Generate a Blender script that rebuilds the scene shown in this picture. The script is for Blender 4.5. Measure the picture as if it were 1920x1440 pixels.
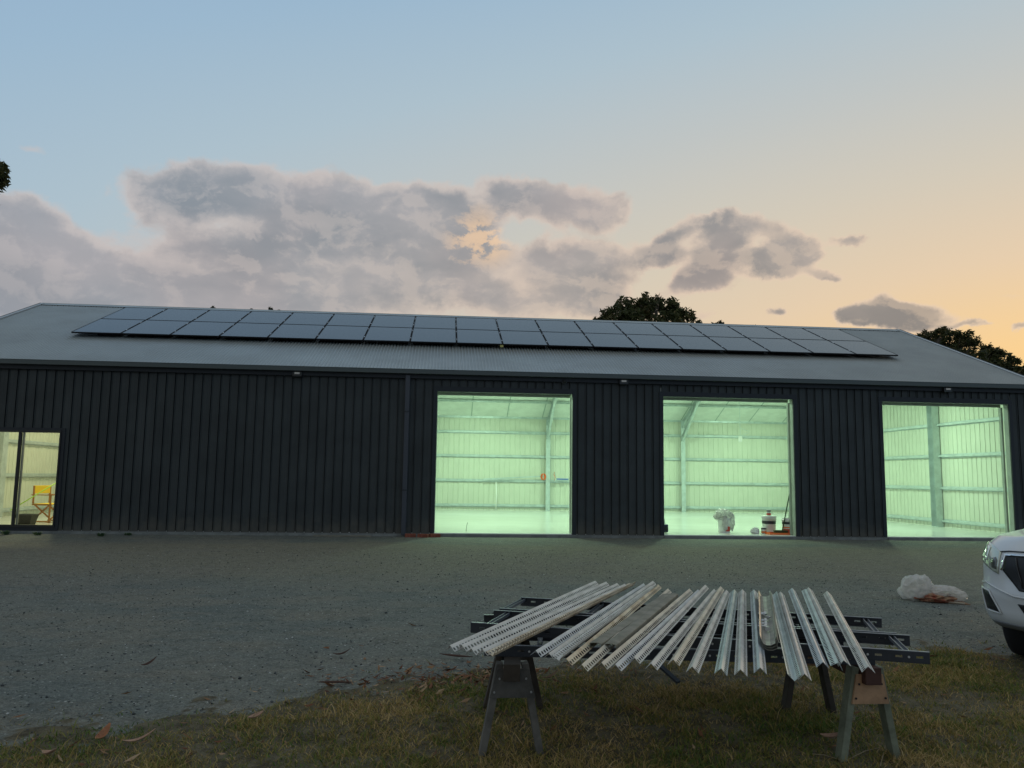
import bpy, bmesh, math, random
import numpy as np
from mathutils import Vector, Matrix, noise as mnoise
random.seed(7); rng=np.random.default_rng(7)
R=math.radians
sc=bpy.context.scene
for o in list(bpy.data.objects): bpy.data.objects.remove(o)
C=sc.collection

# ------------------------------------------------------------------ camera
F=1489.658; YAW,PIT,ROLL=R(4.8519),R(6.6566),R(.8082)
CAM=Vector((0,-17.572,1.2346))
fw=Vector((math.sin(YAW)*math.cos(PIT),math.cos(YAW)*math.cos(PIT),math.sin(PIT)))
rt=Vector((math.cos(YAW),-math.sin(YAW),0)); up=rt.cross(fw)
r2=rt*math.cos(ROLL)+up*math.sin(ROLL); u2=-rt*math.sin(ROLL)+up*math.cos(ROLL)
cd=bpy.data.cameras.new('camera'); cam=bpy.data.objects.new('camera',cd); C.objects.link(cam)
cd.sensor_width=36; cd.lens=F/1920*36; cd.clip_start=.05; cd.clip_end=3000
cam.matrix_world=Matrix(((r2.x,u2.x,-fw.x,CAM.x),(r2.y,u2.y,-fw.y,CAM.y),(r2.z,u2.z,-fw.z,CAM.z),(0,0,0,1)))
sc.camera=cam
def ray(px,py): return (r2*((px-960)/F)-u2*((py-720)/F)+fw)
def sky_ang(px,py):
    d=ray(px,py).normalized(); return math.atan2(d.x,d.y),math.asin(d.z)
sc.render.resolution_x=1024; sc.render.resolution_y=768
sc.render.engine='CYCLES'
sc.view_settings.view_transform='Standard'; sc.view_settings.look='None'
sc.view_settings.exposure=0; sc.view_settings.gamma=1

def lin(r,g,b):
    f=lambda c:(c/255/12.92 if c/255<=.04045 else ((c/255+.055)/1.055)**2.4)
    return (f(r),f(g),f(b),1)
SUN_AZ,SUN_EL=R(48),R(2.5)

# ------------------------------------------------------------------ node helper
class NT:
    def __init__(s,tree): s.t=tree; s.n=tree.nodes; s.l=tree.links
    def node(s,typ,**kw):
        n=s.n.new(typ)
        for k,v in kw.items(): setattr(n,k,v)
        return n
    def put(s,sock,v):
        if v is None: return
        if hasattr(v,'is_output') or hasattr(v,'links'): s.l.new(v,sock)
        else: sock.default_value=v
    def math(s,op,a,b=None,c=None,clamp=False):
        n=s.node('ShaderNodeMath',operation=op,use_clamp=clamp)
        s.put(n.inputs[0],a); s.put(n.inputs[1],b); s.put(n.inputs[2],c); return n.outputs[0]
    def vmath(s,op,a,b=None,c=None,out=0):
        n=s.node('ShaderNodeVectorMath',operation=op)
        s.put(n.inputs[0],a); s.put(n.inputs[1],b)
        if c is not None: s.put(n.inputs[2],c)
        return n.outputs[out]
    def noise(s,vec,scale,detail=4,rough=.5,out=0,dist=0):
        n=s.node('ShaderNodeTexNoise'); s.put(n.inputs['Vector'],vec)
        n.inputs['Scale'].default_value=scale; n.inputs['Detail'].default_value=detail
        n.inputs['Roughness'].default_value=rough; n.inputs['Distortion'].default_value=dist
        return n.outputs[out]
    def mr(s,v,a,b,c=0.,d=1.,typ='SMOOTHSTEP'):
        n=s.node('ShaderNodeMapRange',interpolation_type=typ); s.put(n.inputs[0],v)
        for i,x in enumerate((a,b,c,d)): s.put(n.inputs[i+1],x)
        return n.outputs[0]
    def mix(s,f,a,b,blend='MIX'):
        n=s.node('ShaderNodeMix',data_type='RGBA',blend_type=blend)
        s.put(n.inputs[0],f); s.put(n.inputs[6],a); s.put(n.inputs[7],b); return n.outputs[2]
    def ramp(s,f,stops):
        n=s.node('ShaderNodeValToRGB'); s.put(n.inputs[0],f); e=n.color_ramp.elements
        while len(e)<len(stops): e.new(.5)
        for i,(p,c) in enumerate(stops): e[i].position=p; e[i].color=c
        return n.outputs[0]

# ------------------------------------------------------------------ world: dusk sky with cloud bank
W=bpy.data.worlds.new("World"); sc.world=W; W.use_nodes=True
w=NT(W.node_tree); w.n.clear()
BL=[ # px,py,rx,ry,weight  (angular ellipses, given in degrees through the lens scale)
(60,500,230,95,1),(-150,470,250,120,1),(230,540,230,60,1),(420,575,260,48,.9),(60,400,70,50,.6),
(310,350,95,55,.9),(420,345,110,60,.9),(340,430,80,60,.6),(560,385,150,80,1.05),(690,385,130,60,.9),(800,370,80,42,.7),(640,470,200,75,.9),(790,450,110,70,1),(880,445,75,60,1.1),(840,400,70,50,.7),
(460,480,110,50,.8),(600,560,240,55,.9),(860,525,190,42,.9),(1000,480,100,40,.9),(1110,495,115,58,1.3),(1000,570,240,42,.8),(1130,570,120,40,.6),
(950,358,80,45,1),(1060,380,125,52,1.15),(1140,395,60,35,.7),
(1238,462,52,34,1.4),(1320,420,80,26,1.1),(1400,440,90,25,.9),(1345,478,75,32,1.2),(1495,482,58,42,1.7),(1430,503,60,28,1.2),(1310,528,62,30,1.5),
(1594,453,32,13,1.1),(1557,523,42,15,1.1),(1452,583,25,11,1.1),(1650,585,60,36,1.5),(1700,600,75,30,1.5),(1600,598,40,16,.8),(1800,608,34,8,.8),(1905,612,28,7,.8),(1300,596,50,16,.6),(1888,545,40,6,.45),
(70,278,40,14,.45),(850,238,22,8,.3),(190,350,14,22,.25)]
def cloud_group():
    g=bpy.data.node_groups.new('cloud_density','ShaderNodeTree')
    g.interface.new_socket('P',in_out='INPUT',socket_type='NodeSocketVector')
    g.interface.new_socket('D',in_out='OUTPUT',socket_type='NodeSocketFloat'); g.interface.new_socket('N',in_out='OUTPUT',socket_type='NodeSocketFloat')
    t=NT(g); gi=t.node('NodeGroupInput'); go=t.node('NodeGroupOutput')
    P=gi.outputs[0]
    n1=t.noise(P,7.5,3,.55,out=1); n1=t.vmath('SUBTRACT',n1,(.5,.5,.5))
    n2=t.noise(P,30,5,.62,out=1); n2=t.vmath('SUBTRACT',n2,(.5,.5,.5))
    Q=t.vmath('MULTIPLY_ADD',n1,(.085,.05,0),P)
    Q=t.vmath('MULTIPLY_ADD',n2,(.034,.026,0),Q)
    Q=t.vmath('MULTIPLY',Q,(1,1,0))
    acc=None
    for (x,y,rx,ry,wt) in BL:
        a,e=sky_ang(x,y); k=1.42/F
        s=(1/(rx*k),1/(ry*k),0); v=t.vmath('MULTIPLY_ADD',Q,s,(-a*s[0],-e*s[1],0))
        L=t.vmath('LENGTH',v,out=1)
        m=t.mr(L,0.,1.,wt,0.)
        acc=m if acc is None else t.math('ADD',acc,m)
    nf=t.noise(t.vmath('MULTIPLY',P,(1,1.5,0)),17,8,.6)
    d=t.math('MULTIPLY_ADD',t.math('SUBTRACT',nf,.5),.85,t.math('MINIMUM',acc,1.25))
    bl=t.noise(t.vmath('MULTIPLY',Q,(1,1.7,0)),13,9,.56)
    t.l.new(d,go.inputs[0]); t.l.new(bl,go.inputs[1]); return g
cg=cloud_group()
tc=w.node('ShaderNodeTexCoord'); D=tc.outputs['Generated']
sep=w.node('ShaderNodeSeparateXYZ'); w.l.new(D,sep.inputs[0])
az=w.math('ARCTAN2',sep.outputs[0],sep.outputs[1]); el=w.math('ARCSINE',sep.outputs[2])
P=w.node('ShaderNodeCombineXYZ'); w.l.new(az,P.inputs[0]); w.l.new(el,P.inputs[1]); P=P.outputs[0]
def cd_at(vec):
    n=w.node('ShaderNodeGroup'); n.node_tree=cg; w.l.new(vec,n.inputs[0]); return n.outputs
g0=cd_at(P); g1=cd_at(w.vmath('ADD',P,(.016,.010,0))); d0=g0[0]; d1=g1[0]
# clear sky: graded by angular distance from the sunset point
q=w.vmath('ADD',P,(-R(44),-R(4),0)); q=w.vmath('MULTIPLY',q,(.62,1.8,0)); dist=w.math('DIVIDE',w.vmath('LENGTH',q,out=1),math.pi)
sky=w.ramp(dist,[(0,lin(255,205,124)),(.05,lin(252,212,152)),(.10,lin(235,210,178)),(.155,lin(216,207,190)),(.21,lin(198,202,200)),(.27,lin(178,198,210)),(.33,lin(160,189,212)),(.42,lin(142,174,208)),(.55,lin(172,181,186)),(1,lin(172,175,171))])
ns=w.node('ShaderNodeTexSky',sky_type='NISHITA',sun_disc=False,sun_elevation=SUN_EL,sun_rotation=SUN_AZ)
sky=w.mix(.97,w.vmath('SCALE',ns.outputs[0],None),sky) if False else sky
nsc=w.node('ShaderNodeVectorMath',operation='SCALE'); w.l.new(ns.outputs[0],nsc.inputs[0]); nsc.inputs[3].default_value=.06
sky=w.mix(.93,nsc.outputs[0],sky)
# clouds
cover=w.mr(d0,.28,.66)
warm=w.mr(dist,.05,.30,1,0)
body=w.mix(warm,lin(163,165,172),lin(182,168,156))
dark=w.mix(warm,lin(133,142,152),lin(134,130,128))
lit=w.mix(warm,lin(196,191,191),lin(234,207,178))
thick=w.mr(d0,.45,1.15)
cc=w.mix(thick,lit,body)
cc=w.mix(w.math('MULTIPLY',w.mr(w.noise(w.vmath('MULTIPLY',P,(.7,1.5,0)),6,4,.5),.38,.64),thick),cc,dark)
em=w.mr(w.math('SUBTRACT',g0[1],g1[1]),-.02,.10)
cc=w.mix(w.math('MULTIPLY',em,.34),cc,lit)
em2=w.mr(w.math('SUBTRACT',g1[1],g0[1]),.0,.10)
cc=w.mix(w.math('MULTIPLY',em2,.20),cc,dark)
pk=w.mr(w.noise(P,3.3,3,.5),.48,.62); cc=w.mix(w.math('MULTIPLY',pk,.16),cc,lin(208,180,170))
lowb=w.math('MULTIPLY',w.mr(el,R(7.5),R(15),.6,0),w.math('SUBTRACT',1,warm)); cc=w.mix(lowb,cc,lin(146,151,160))
# the one sunlit cumulus flank
a1,e1=sky_ang(900,452); sp=w.vmath('MULTIPLY',w.vmath('ADD',w.vmath('MULTIPLY_ADD',w.vmath('SUBTRACT',w.noise(P,22,4,.5,out=1),(.5,.5,.5)),(.05,.04,0),P),(-a1,-e1,0)),(20,22,0))
glow=w.mr(w.vmath('LENGTH',sp,out=1),.15,1.1,.6,0)
cc=w.mix(w.math('MULTIPLY',glow,w.mr(w.math('SUBTRACT',g0[1],g1[1]),-.03,.04)),cc,lin(250,208,162))
out=w.mix(w.math('MULTIPLY',cover,.93),sky,cc)
# below horizon
out=w.mix(w.mr(el,-.03,0.0),lin(70,74,76),out)
bg=w.node('ShaderNodeBackground'); w.l.new(out,bg.inputs[0]); bg.inputs[1].default_value=1.0
wo=w.node('ShaderNodeOutputWorld'); w.l.new(bg.outputs[0],wo.inputs[0])
W.cycles.sampling_method='MANUAL'; W.cycles.sample_map_resolution=512

sl=bpy.data.lights.new('sun','SUN'); sl.energy=.35; sl.angle=R(10); sl.color=(1,.72,.48)
so=bpy.data.objects.new('sun',sl); C.objects.link(so)
sd=Vector((math.sin(SUN_AZ)*math.cos(SUN_EL),math.cos(SUN_AZ)*math.cos(SUN_EL),math.sin(SUN_EL)))
so.rotation_euler=sd.to_track_quat('Z','Y').to_euler(); so.location=sd*50

# ------------------------------------------------------------------ materials
MATS={}
def mat(name,col=(.5,.5,.5),rough=.6,metal=0,var=0.,vscale=6,bump=0.,bscale=80,col2=None,spec=.5,emis=None,est=0,coat=0,coord='Object',stretch=(1,1,1)):
    if name in MATS: return MATS[name]
    m=bpy.data.materials.new(name); m.use_nodes=True; t=NT(m.node_tree); b=t.n['Principled BSDF']
    b.inputs['Roughness'].default_value=rough; b.inputs['Metallic'].default_value=metal
    b.inputs['Specular IOR Level'].default_value=spec; b.inputs['Coat Weight'].default_value=coat
    c=(*col[:3],1)
    tcn=t.node('ShaderNodeTexCoord'); vec=t.vmath('MULTIPLY',tcn.outputs[coord],stretch)
    if var or col2:
        n=t.noise(vec,vscale,6,.6)
        c2=(*(col2 or [x*(1-var) for x in col[:3]])[:3],1)
        f=t.mr(n,.35,.65)
        t.l.new(t.mix(f,c,c2),b.inputs['Base Color'])
        t.l.new(t.math('MULTIPLY_ADD',n,.25,rough-.12),b.inputs['Roughness'])
    else: b.inputs['Base Color'].default_value=c
    if bump:
        n=t.noise(vec,bscale,4,.6); bn=t.node('ShaderNodeBump'); bn.inputs['Strength'].default_value=bump; bn.inputs['Distance'].default_value=.01
        t.l.new(n,bn.inputs['Height']); t.l.new(bn.outputs[0],b.inputs['Normal'])
    if emis: b.inputs['Emission Color'].default_value=(*emis[:3],1); b.inputs['Emission Strength'].default_value=est
    MATS[name]=m; return m
postm=mat('painted_post',(.33,.36,.33),.5,var=.15,vscale=4)
clad=mat('charcoal_steel',(.036,.043,.045),.5,var=.25,vscale=1.2,spec=.35)
def dusty(m):
    t=NT(m.node_tree); b=t.n['Principled BSDF']; src=b.inputs['Base Color'].links[0].from_socket
    tcn=t.node('ShaderNodeTexCoord'); s=t.node('ShaderNodeSeparateXYZ'); t.l.new(tcn.outputs['Object'],s.inputs[0])
    n=t.noise(tcn.outputs['Object'],3.5,6,.65); f=t.mr(t.math('MULTIPLY_ADD',t.math('SUBTRACT',n,.5),.9,s.outputs[2]),-.1,.42,.42,0)
    st=t.mr(t.noise(t.vmath('MULTIPLY',tcn.outputs['Object'],(9,9,.25)),1,5,.6),.5,.75,0,.22)
    c=t.mix(f,src,(.14,.125,.095,1)); c=t.mix(st,c,(.075,.078,.075,1)); t.l.new(c,b.inputs['Base Color'])
dusty(clad)
trim=mat('charcoal_trim',(.022,.026,.032),.5,spec=.3)
guttm=mat('gutter_steel',(.06,.075,.075),.45)
roofm=mat('roof_steel',(.29,.31,.30),.33,metal=.15,var=.12,vscale=.8,spec=.5)
liner=mat('cream_sheet',(.61,.625,.545),.5,var=.05,vscale=2,spec=.4)
galv=mat('galvanised_purlin',(.55,.62,.63),.4,metal=.25,var=.18,vscale=5)
foil=mat('insulation_foil',(.72,.76,.72),.6,bump=.6,bscale=7,var=.1,vscale=3)
slabm=mat('sealed_concrete',(.74,.75,.72),.22,var=.06,vscale=.7,spec=.5,coat=.3)
conc=mat('slab_edge_concrete',(.20,.21,.20),.9,var=.3,vscale=5,bump=.4,bscale=40)
blackm=mat('black_aluminium',(.012,.013,.014),.4)
pframe=mat('panel_frame',(.010,.010,.012),.6,spec=.25)
alu=mat('aluminium',(.62,.63,.64),.35,metal=.7)
wood_w=mat('weathered_timber',(.20,.19,.185),.85,var=.5,vscale=5,bump=.5,bscale=30,stretch=(6,6,1))
wood_d=mat('dark_timber',(.055,.042,.03),.85,var=.5,vscale=6,bump=.4,bscale=30)
wood_g=mat('treated_pine',(.20,.215,.15),.8,var=.4,vscale=7,bump=.4,bscale=30)
wood_r=mat('red_hardwood',(.075,.03,.02),.75,var=.4,vscale=7)
ply=mat('plywood_tan',(.46,.27,.15),.75,var=.3,vscale=9,bump=.2)
def glassy(name,tint,rough=.03):
    m=bpy.data.materials.new(name); m.use_nodes=True; t=NT(m.node_tree); t.n.clear()
    o=t.node('ShaderNodeOutputMaterial'); tr=t.node('ShaderNodeBsdfTransparent'); tr.inputs[0].default_value=(*tint,1)
    gl=t.node('ShaderNodeBsdfGlossy'); gl.inputs['Roughness'].default_value=rough
    fr=t.node('ShaderNodeFresnel'); fr.inputs[0].default_value=1.45
    mx=t.node('ShaderNodeMixShader'); t.l.new(fr.outputs[0],mx.inputs[0]); t.l.new(tr.outputs[0],mx.inputs[1]); t.l.new(gl.outputs[0],mx.inputs[2]); t.l.new(mx.outputs[0],o.inputs[0]); return m
glass=glassy('window_glass',(.93,.95,.92))
# solar glass: near-black cells, glossy front
sg=mat('solar_glass',(.012,.015,.022),.18,spec=.30,var=.15,vscale=30)

# ------------------------------------------------------------------ mesh helpers
class MB:
    def __init__(s): s.v=[]; s.f=[]
    def add(s,vs,fs):
        o=len(s.v); s.v+= [tuple(v) for v in vs]; s.f+=[tuple(i+o for i in f) for f in fs]; return s
    def box(s,a,b):
        x0,y0,z0=a; x1,y1,z1=b
        return s.add([(x0,y0,z0),(x1,y0,z0),(x1,y1,z0),(x0,y1,z0),(x0,y0,z1),(x1,y0,z1),(x1,y1,z1),(x0,y1,z1)],
          [(0,3,2,1),(4,5,6,7),(0,1,5,4),(1,2,6,5),(2,3,7,6),(3,0,4,7)])
    def bar(s,p,q,w,h,upv=(0,0,1)):
        p=Vector(p);q=Vector(q);d=(q-p).normalized();u=Vector(upv); sd=d.cross(u)
        if sd.length<1e-4: u=Vector((0,1,0)); sd=d.cross(u)
        sd.normalize(); u=sd.cross(d)
        vs=[]
        for c in (p,q):
            for a,b in ((-1,-1),(1,-1),(1,1),(-1,1)): vs.append(c+sd*a*w/2+u*b*h/2)
        return s.add(vs,[(0,1,2,3),(7,6,5,4),(0,4,5,1),(1,5,6,2),(2,6,7,3),(3,7,4,0)])
    def prof(s,p,q,pts,upv=(0,0,1),closed=False,caps=False):
        p=Vector(p);q=Vector(q);d=(q-p).normalized();u=Vector(upv); sd=d.cross(u)
        if sd.length<1e-4: u=Vector((0,1,0)); sd=d.cross(u)
        sd.normalize(); u=sd.cross(d); n=len(pts)
        vs=[c+sd*a+u*b for c in (p,q) for a,b in pts]
        m=n if closed else n-1
        fs=[(i,(i+1)%n,n+(i+1)%n,n+i) for i in range(m)]
        if caps: fs+=[tuple(range(n))[::-1],tuple(range(n,2*n))]
        return s.add(vs,fs)
    def tube(s,path,r,n=8,caps=True):
        path=[Vector(p) for p in path]; rs=r if isinstance(r,(list,tuple)) else [r]*len(path)
        vs=[];fs=[]; pu=Vector((0,0,1))
        for i,c in enumerate(path):
            d=(path[min(i+1,len(path)-1)]-path[max(i-1,0)]).normalized()
            a=d.cross(pu)
            if a.length<1e-3: a=d.cross(Vector((1,0,0)))
            a.normalize(); b=a.cross(d)
            for k in range(n):
                t=2*math.pi*k/n; vs.append(c+(a*math.cos(t)+b*math.sin(t))*rs[i])
        for i in range(len(path)-1):
            for k in range(n): fs.append((i*n+k,i*n+(k+1)%n,(i+1)*n+(k+1)%n,(i+1)*n+k))
        if caps: fs+=[tuple(range(n))[::-1],tuple(range((len(path)-1)*n,len(path)*n))]
        return s.add(vs,fs)
    def lathe(s,c,prof,n=24):
        vs=[];fs=[]; c=Vector(c)
        for r,z in prof:
            for k in range(n): t=2*math.pi*k/n; vs.append(c+Vector((r*math.cos(t),r*math.sin(t),z)))
        for i in range(len(prof)-1):
            for k in range(n): fs.append((i*n+k,i*n+(k+1)%n,(i+1)*n+(k+1)%n,(i+1)*n+k))
        return s.add(vs,fs)
    def build(s,name,m,parent=None,smooth=False,bevel=0,solid=0,loc=None):
        me=bpy.data.meshes.new(name); me.from_pydata(s.v,[],s.f); me.update()
        o=bpy.data.objects.new(name,me); C.objects.link(o)
        if m: me.materials.append(m)
        if smooth: me.polygons.foreach_set('use_smooth',[True]*len(me.polygons))
        if parent: o.parent=parent
        if solid: md=o.modifiers.new('solid','SOLIDIFY'); md.thickness=solid; md.offset=0
        if bevel: md=o.modifiers.new('bevel','BEVEL'); md.width=bevel; md.segments=2; md.limit_method='ANGLE'
        if loc: o.location=loc
        return o
def tag(o,label=None,cat=None,group=None,kind=None):
    for k,v in (('label',label),('category',cat),('group',group),('kind',kind)):
        if v: o[k]=v
    return o
def empty(name,loc=(0,0,0),rz=0,label=None,cat=None,group=None):
    o=bpy.data.objects.new(name,None); C.objects.link(o); o.location=loc; o.rotation_euler=(0,0,rz); o.empty_display_size=.1
    return tag(o,label,cat,group)
def copy_tree(o,parent=None):
    c=o.copy(); C.objects.link(c); c.parent=parent
    for ch in [x for x in bpy.data.objects if x.parent==o]: copy_tree(ch,c)
    return c
ORD=['first','second','third','fourth','fifth','sixth','seventh','eighth','ninth','tenth','eleventh','twelfth','thirteenth','fourteenth','fifteenth','sixteenth','seventeenth','eighteenth']

# ------------------------------------------------------------------ ground
EDGE=[(-30,-13.6),(-6,-13.2),(-2.45,-12.68),(-1.93,-12.5),(-1.5,-12.2),(-1.08,-12.1),(-.5,-11.7),(.11,-11.33),(.8,-11.25),(1.88,-10.95),(3.2,-10.72),(4.36,-10.55),(4.9,-10.9),(7,-11.0),(30,-11)]
ex=np.array([e[0] for e in EDGE]); ey=np.array([e[1] for e in EDGE])
def vnoise(x,y,s,seed=0):
    return np.array([mnoise.fractal(Vector((a*s,b*s,seed)),1.0,2.0,4) for a,b in zip(np.ravel(x),np.ravel(y))]).reshape(np.shape(x))
def gz0(y): return -.075+.0158*np.minimum(0,np.maximum(y,-40))
def build_ground():
    xs=np.concatenate([[-600,-250,-120,-60,-35,-22],np.arange(-14,-5,.5),np.arange(-5,8,.055),np.arange(8,22,.6),[30,50,100,250,600]])
    ys=np.concatenate([[-600,-200,-80,-45,-30,-24],np.arange(-20,-14.2,.4),np.arange(-14.2,-6,.055),np.arange(-6,-.2,.18),[-.1,3,9,13,20,40,90,200,400,700]])
    X,Y=np.meshgrid(xs,ys); near=(np.abs(X)<22)&(Y>-24)&(Y<0)
    n1=np.zeros_like(X); n2=np.zeros_like(X)
    n1[near]=vnoise(X[near],Y[near],.35,1); n2[near]=vnoise(X[near],Y[near],3.0,5)
    Z=gz0(Y)+n1*.028+n2*.006
    Z=np.where(Y>-1.5,gz0(Y)+(n1*.028+n2*.006)*np.clip(-Y/1.5,0,1),Z)
    Z=np.where(Y>=-.05,-.11,Z); Z=np.where(Y>14,-.3,Z)
    n3=np.zeros_like(X); n3[near]=vnoise(X[near],Y[near],9.0,15); g=np.interp(X,ex,ey)-Y+n2*.40+n1*.15+n3*.22
    mask=np.clip(.5+g/.25,0,1)
    Z=Z+mask*.012+np.where(near,n2*mask*.020,0)
    nx,ny=len(xs),len(ys); V=np.stack([X.ravel(),Y.ravel(),Z.ravel()],1)
    i=np.arange(ny-1)[:,None]*nx+np.arange(nx-1)[None,:]; Fs=np.stack([i,i+1,i+nx+1,i+nx],-1).reshape(-1,4)
    me=bpy.data.meshes.new('ground'); me.from_pydata(V.tolist(),[],Fs.tolist()); me.update()
    me.polygons.foreach_set('use_smooth',[True]*len(me.polygons))
    at=me.attributes.new('turf','FLOAT','POINT'); at.data.foreach_set('value',mask.ravel().astype(np.float32))
    o=bpy.data.objects.new('ground',me); C.objects.link(o); tag(o,'grey gravel yard meeting patchy turf in the foreground',None,None,'structure')
    return o,(xs,ys,Z)
ground,(gxs,gys,gZ)=build_ground()
def gh(x,y):
    i=np.clip(np.searchsorted(gxs,x)-1,0,len(gxs)-2); j=np.clip(np.searchsorted(gys,y)-1,0,len(gys)-2)
    fx=(x-gxs[i])/(gxs[i+1]-gxs[i]); fy=(y-gys[j])/(gys[j+1]-gys[j])
    return gZ[j,i]*(1-fx)*(1-fy)+gZ[j,i+1]*fx*(1-fy)+gZ[j+1,i]*(1-fx)*fy+gZ[j+1,i+1]*fx*fy
def ground_mat():
    m=bpy.data.materials.new('gravel_and_soil'); m.use_nodes=True; t=NT(m.node_tree); b=t.n['Principled BSDF']
    tcn=t.node('ShaderNodeTexCoord'); P=tcn.outputs['Object']
    at=t.node('ShaderNodeAttribute',attribute_name='turf')
    big=t.noise(P,.5,6,.62); streak=t.noise(t.vmath('MULTIPLY',P,(.35,1.3,1)),.55,5,.6)
    g=t.mix(t.mr(big,.4,.62),(.150,.172,.148,1),(.225,.228,.180,1))
    # compacted sandy wheel path running along the front of the shed
    sepn=t.node('ShaderNodeSeparateXYZ'); t.l.new(P,sepn.inputs[0])
    yy=t.math('MULTIPLY_ADD',t.math('SUBTRACT',streak,.5),3.2,sepn.outputs[1])
    band=t.math('MULTIPLY',t.mr(yy,-7.6,-5.2),t.mr(yy,-2.2,-1.2,1,0))
    g=t.mix(t.math('MULTIPLY',band,.9),g,(.262,.228,.138,1))
    patch=t.mr(t.noise(t.vmath('MULTIPLY',P,(.6,1.4,1)),1.3,6,.68),.46,.64); g=t.mix(t.math('MULTIPLY',patch,.75),g,(.26,.232,.165,1))
    v=t.node('ShaderNodeTexVoronoi'); t.l.new(P,v.inputs['Vector']); v.inputs['Scale'].default_value=75; v.inputs['Randomness'].default_value=1
    v2=t.node('ShaderNodeTexVoronoi'); t.l.new(P,v2.inputs['Vector']); v2.inputs['Scale'].default_value=28
    sv=t.node('ShaderNodeSeparateColor'); t.l.new(v.outputs['Color'],sv.inputs[0])
    g=t.mix(t.mr(sv.outputs[0],0,1,.0,1,'LINEAR'),t.mix(.5,g,(.05,.054,.054,1)),t.mix(.25,g,(.40,.41,.39,1)))
    g=t.mix(t.mr(sv.outputs[1],.985,.995,0,.8),g,(.55,.55,.52,1))
    n9=t.noise(P,180,2,.5); g=t.mix(t.mr(n9,.35,.7,0,.5),g,(.03,.033,.030,1)); g=t.mix(t.mr(t.noise(P,7,6,.7),.50,.66,0,.42),g,(.055,.062,.055,1))
    soil=t.mix(t.mr(t.noise(P,9,5,.6),.35,.65),(.060,.050,.028,1),(.135,.115,.068,1))
    soil=t.mix(t.mr(t.noise(P,60,4,.6),.45,.7,0,.6),soil,(.17,.135,.085,1))
    tf=t.mr(t.math('MULTIPLY_ADD',t.math('SUBTRACT',t.noise(P,22,4,.6),.5),.9,at.outputs['Fac']),.3,.7)
    t.l.new(t.mix(tf,g,soil),b.inputs['Base Color'])
    b.inputs['Roughness'].default_value=.88; b.inputs['Specular IOR Level'].default_value=.3
    h=t.math('ADD',t.math('MULTIPLY',v.outputs['Distance'],-.5),t.math('MULTIPLY',n9,.5)); h=t.math('MULTIPLY_ADD',v2.outputs['Distance'],-.6,h)
    bn=t.node('ShaderNodeBump'); bn.inputs['Strength'].default_value=.9; bn.inputs['Distance'].default_value=.014
    t.l.new(h,bn.inputs['Height']); t.l.new(bn.outputs[0],b.inputs['Normal']); return m
ground.data.materials.append(ground_mat())

# vertex-coloured scatter material
def varmat(name,stops,rough=.8,trans=0,attr='tone'):
    m=bpy.data.materials.new(name); m.use_nodes=True; t=NT(m.node_tree); b=t.n['Principled BSDF']
    a=t.node('ShaderNodeAttribute',attribute_name=attr)
    c=t.ramp(a.outputs['Fac'],[(p,(*q,1)) for p,q in stops]); t.l.new(c,b.inputs['Base Color'])
    b.inputs['Roughness'].default_value=rough; b.inputs['Specular IOR Level'].default_value=.25
    if trans:
        o=t.n['Material Output']; tr=t.node('ShaderNodeBsdfTranslucent'); t.l.new(c,tr.inputs[0])
        mx=t.node('ShaderNodeMixShader'); mx.inputs[0].default_value=trans
        t.l.new(b.outputs[0],mx.inputs[1]); t.l.new(tr.outputs[0],mx.inputs[2]); t.l.new(mx.outputs[0],o.inputs[0])
    return m
def npmesh(name,V,Fs,m,tone=None,parent=None):
    """V (n,3), Fs (m,k) all same k; tone per face"""
    me=bpy.data.meshes.new(name); n=len(V); k=Fs.shape[1]; mm=len(Fs)
    me.vertices.add(n); me.vertices.foreach_set('co',V.astype(np.float32).ravel())
    me.loops.add(mm*k); me.loops.foreach_set('vertex_index',Fs.astype(np.int32).ravel())
    me.polygons.add(mm); me.polygons.foreach_set('loop_start',np.arange(0,mm*k,k,dtype=np.int32))
    me.update(calc_edges=True); me.validate()
    if tone is not None:
        a=me.attributes.new('tone','FLOAT','FACE'); a.data.foreach_set('value',tone.astype(np.float32))
    me.materials.append(m); o=bpy.data.objects.new(name,me); C.objects.link(o)
    if parent: o.parent=parent
    return o
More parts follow.
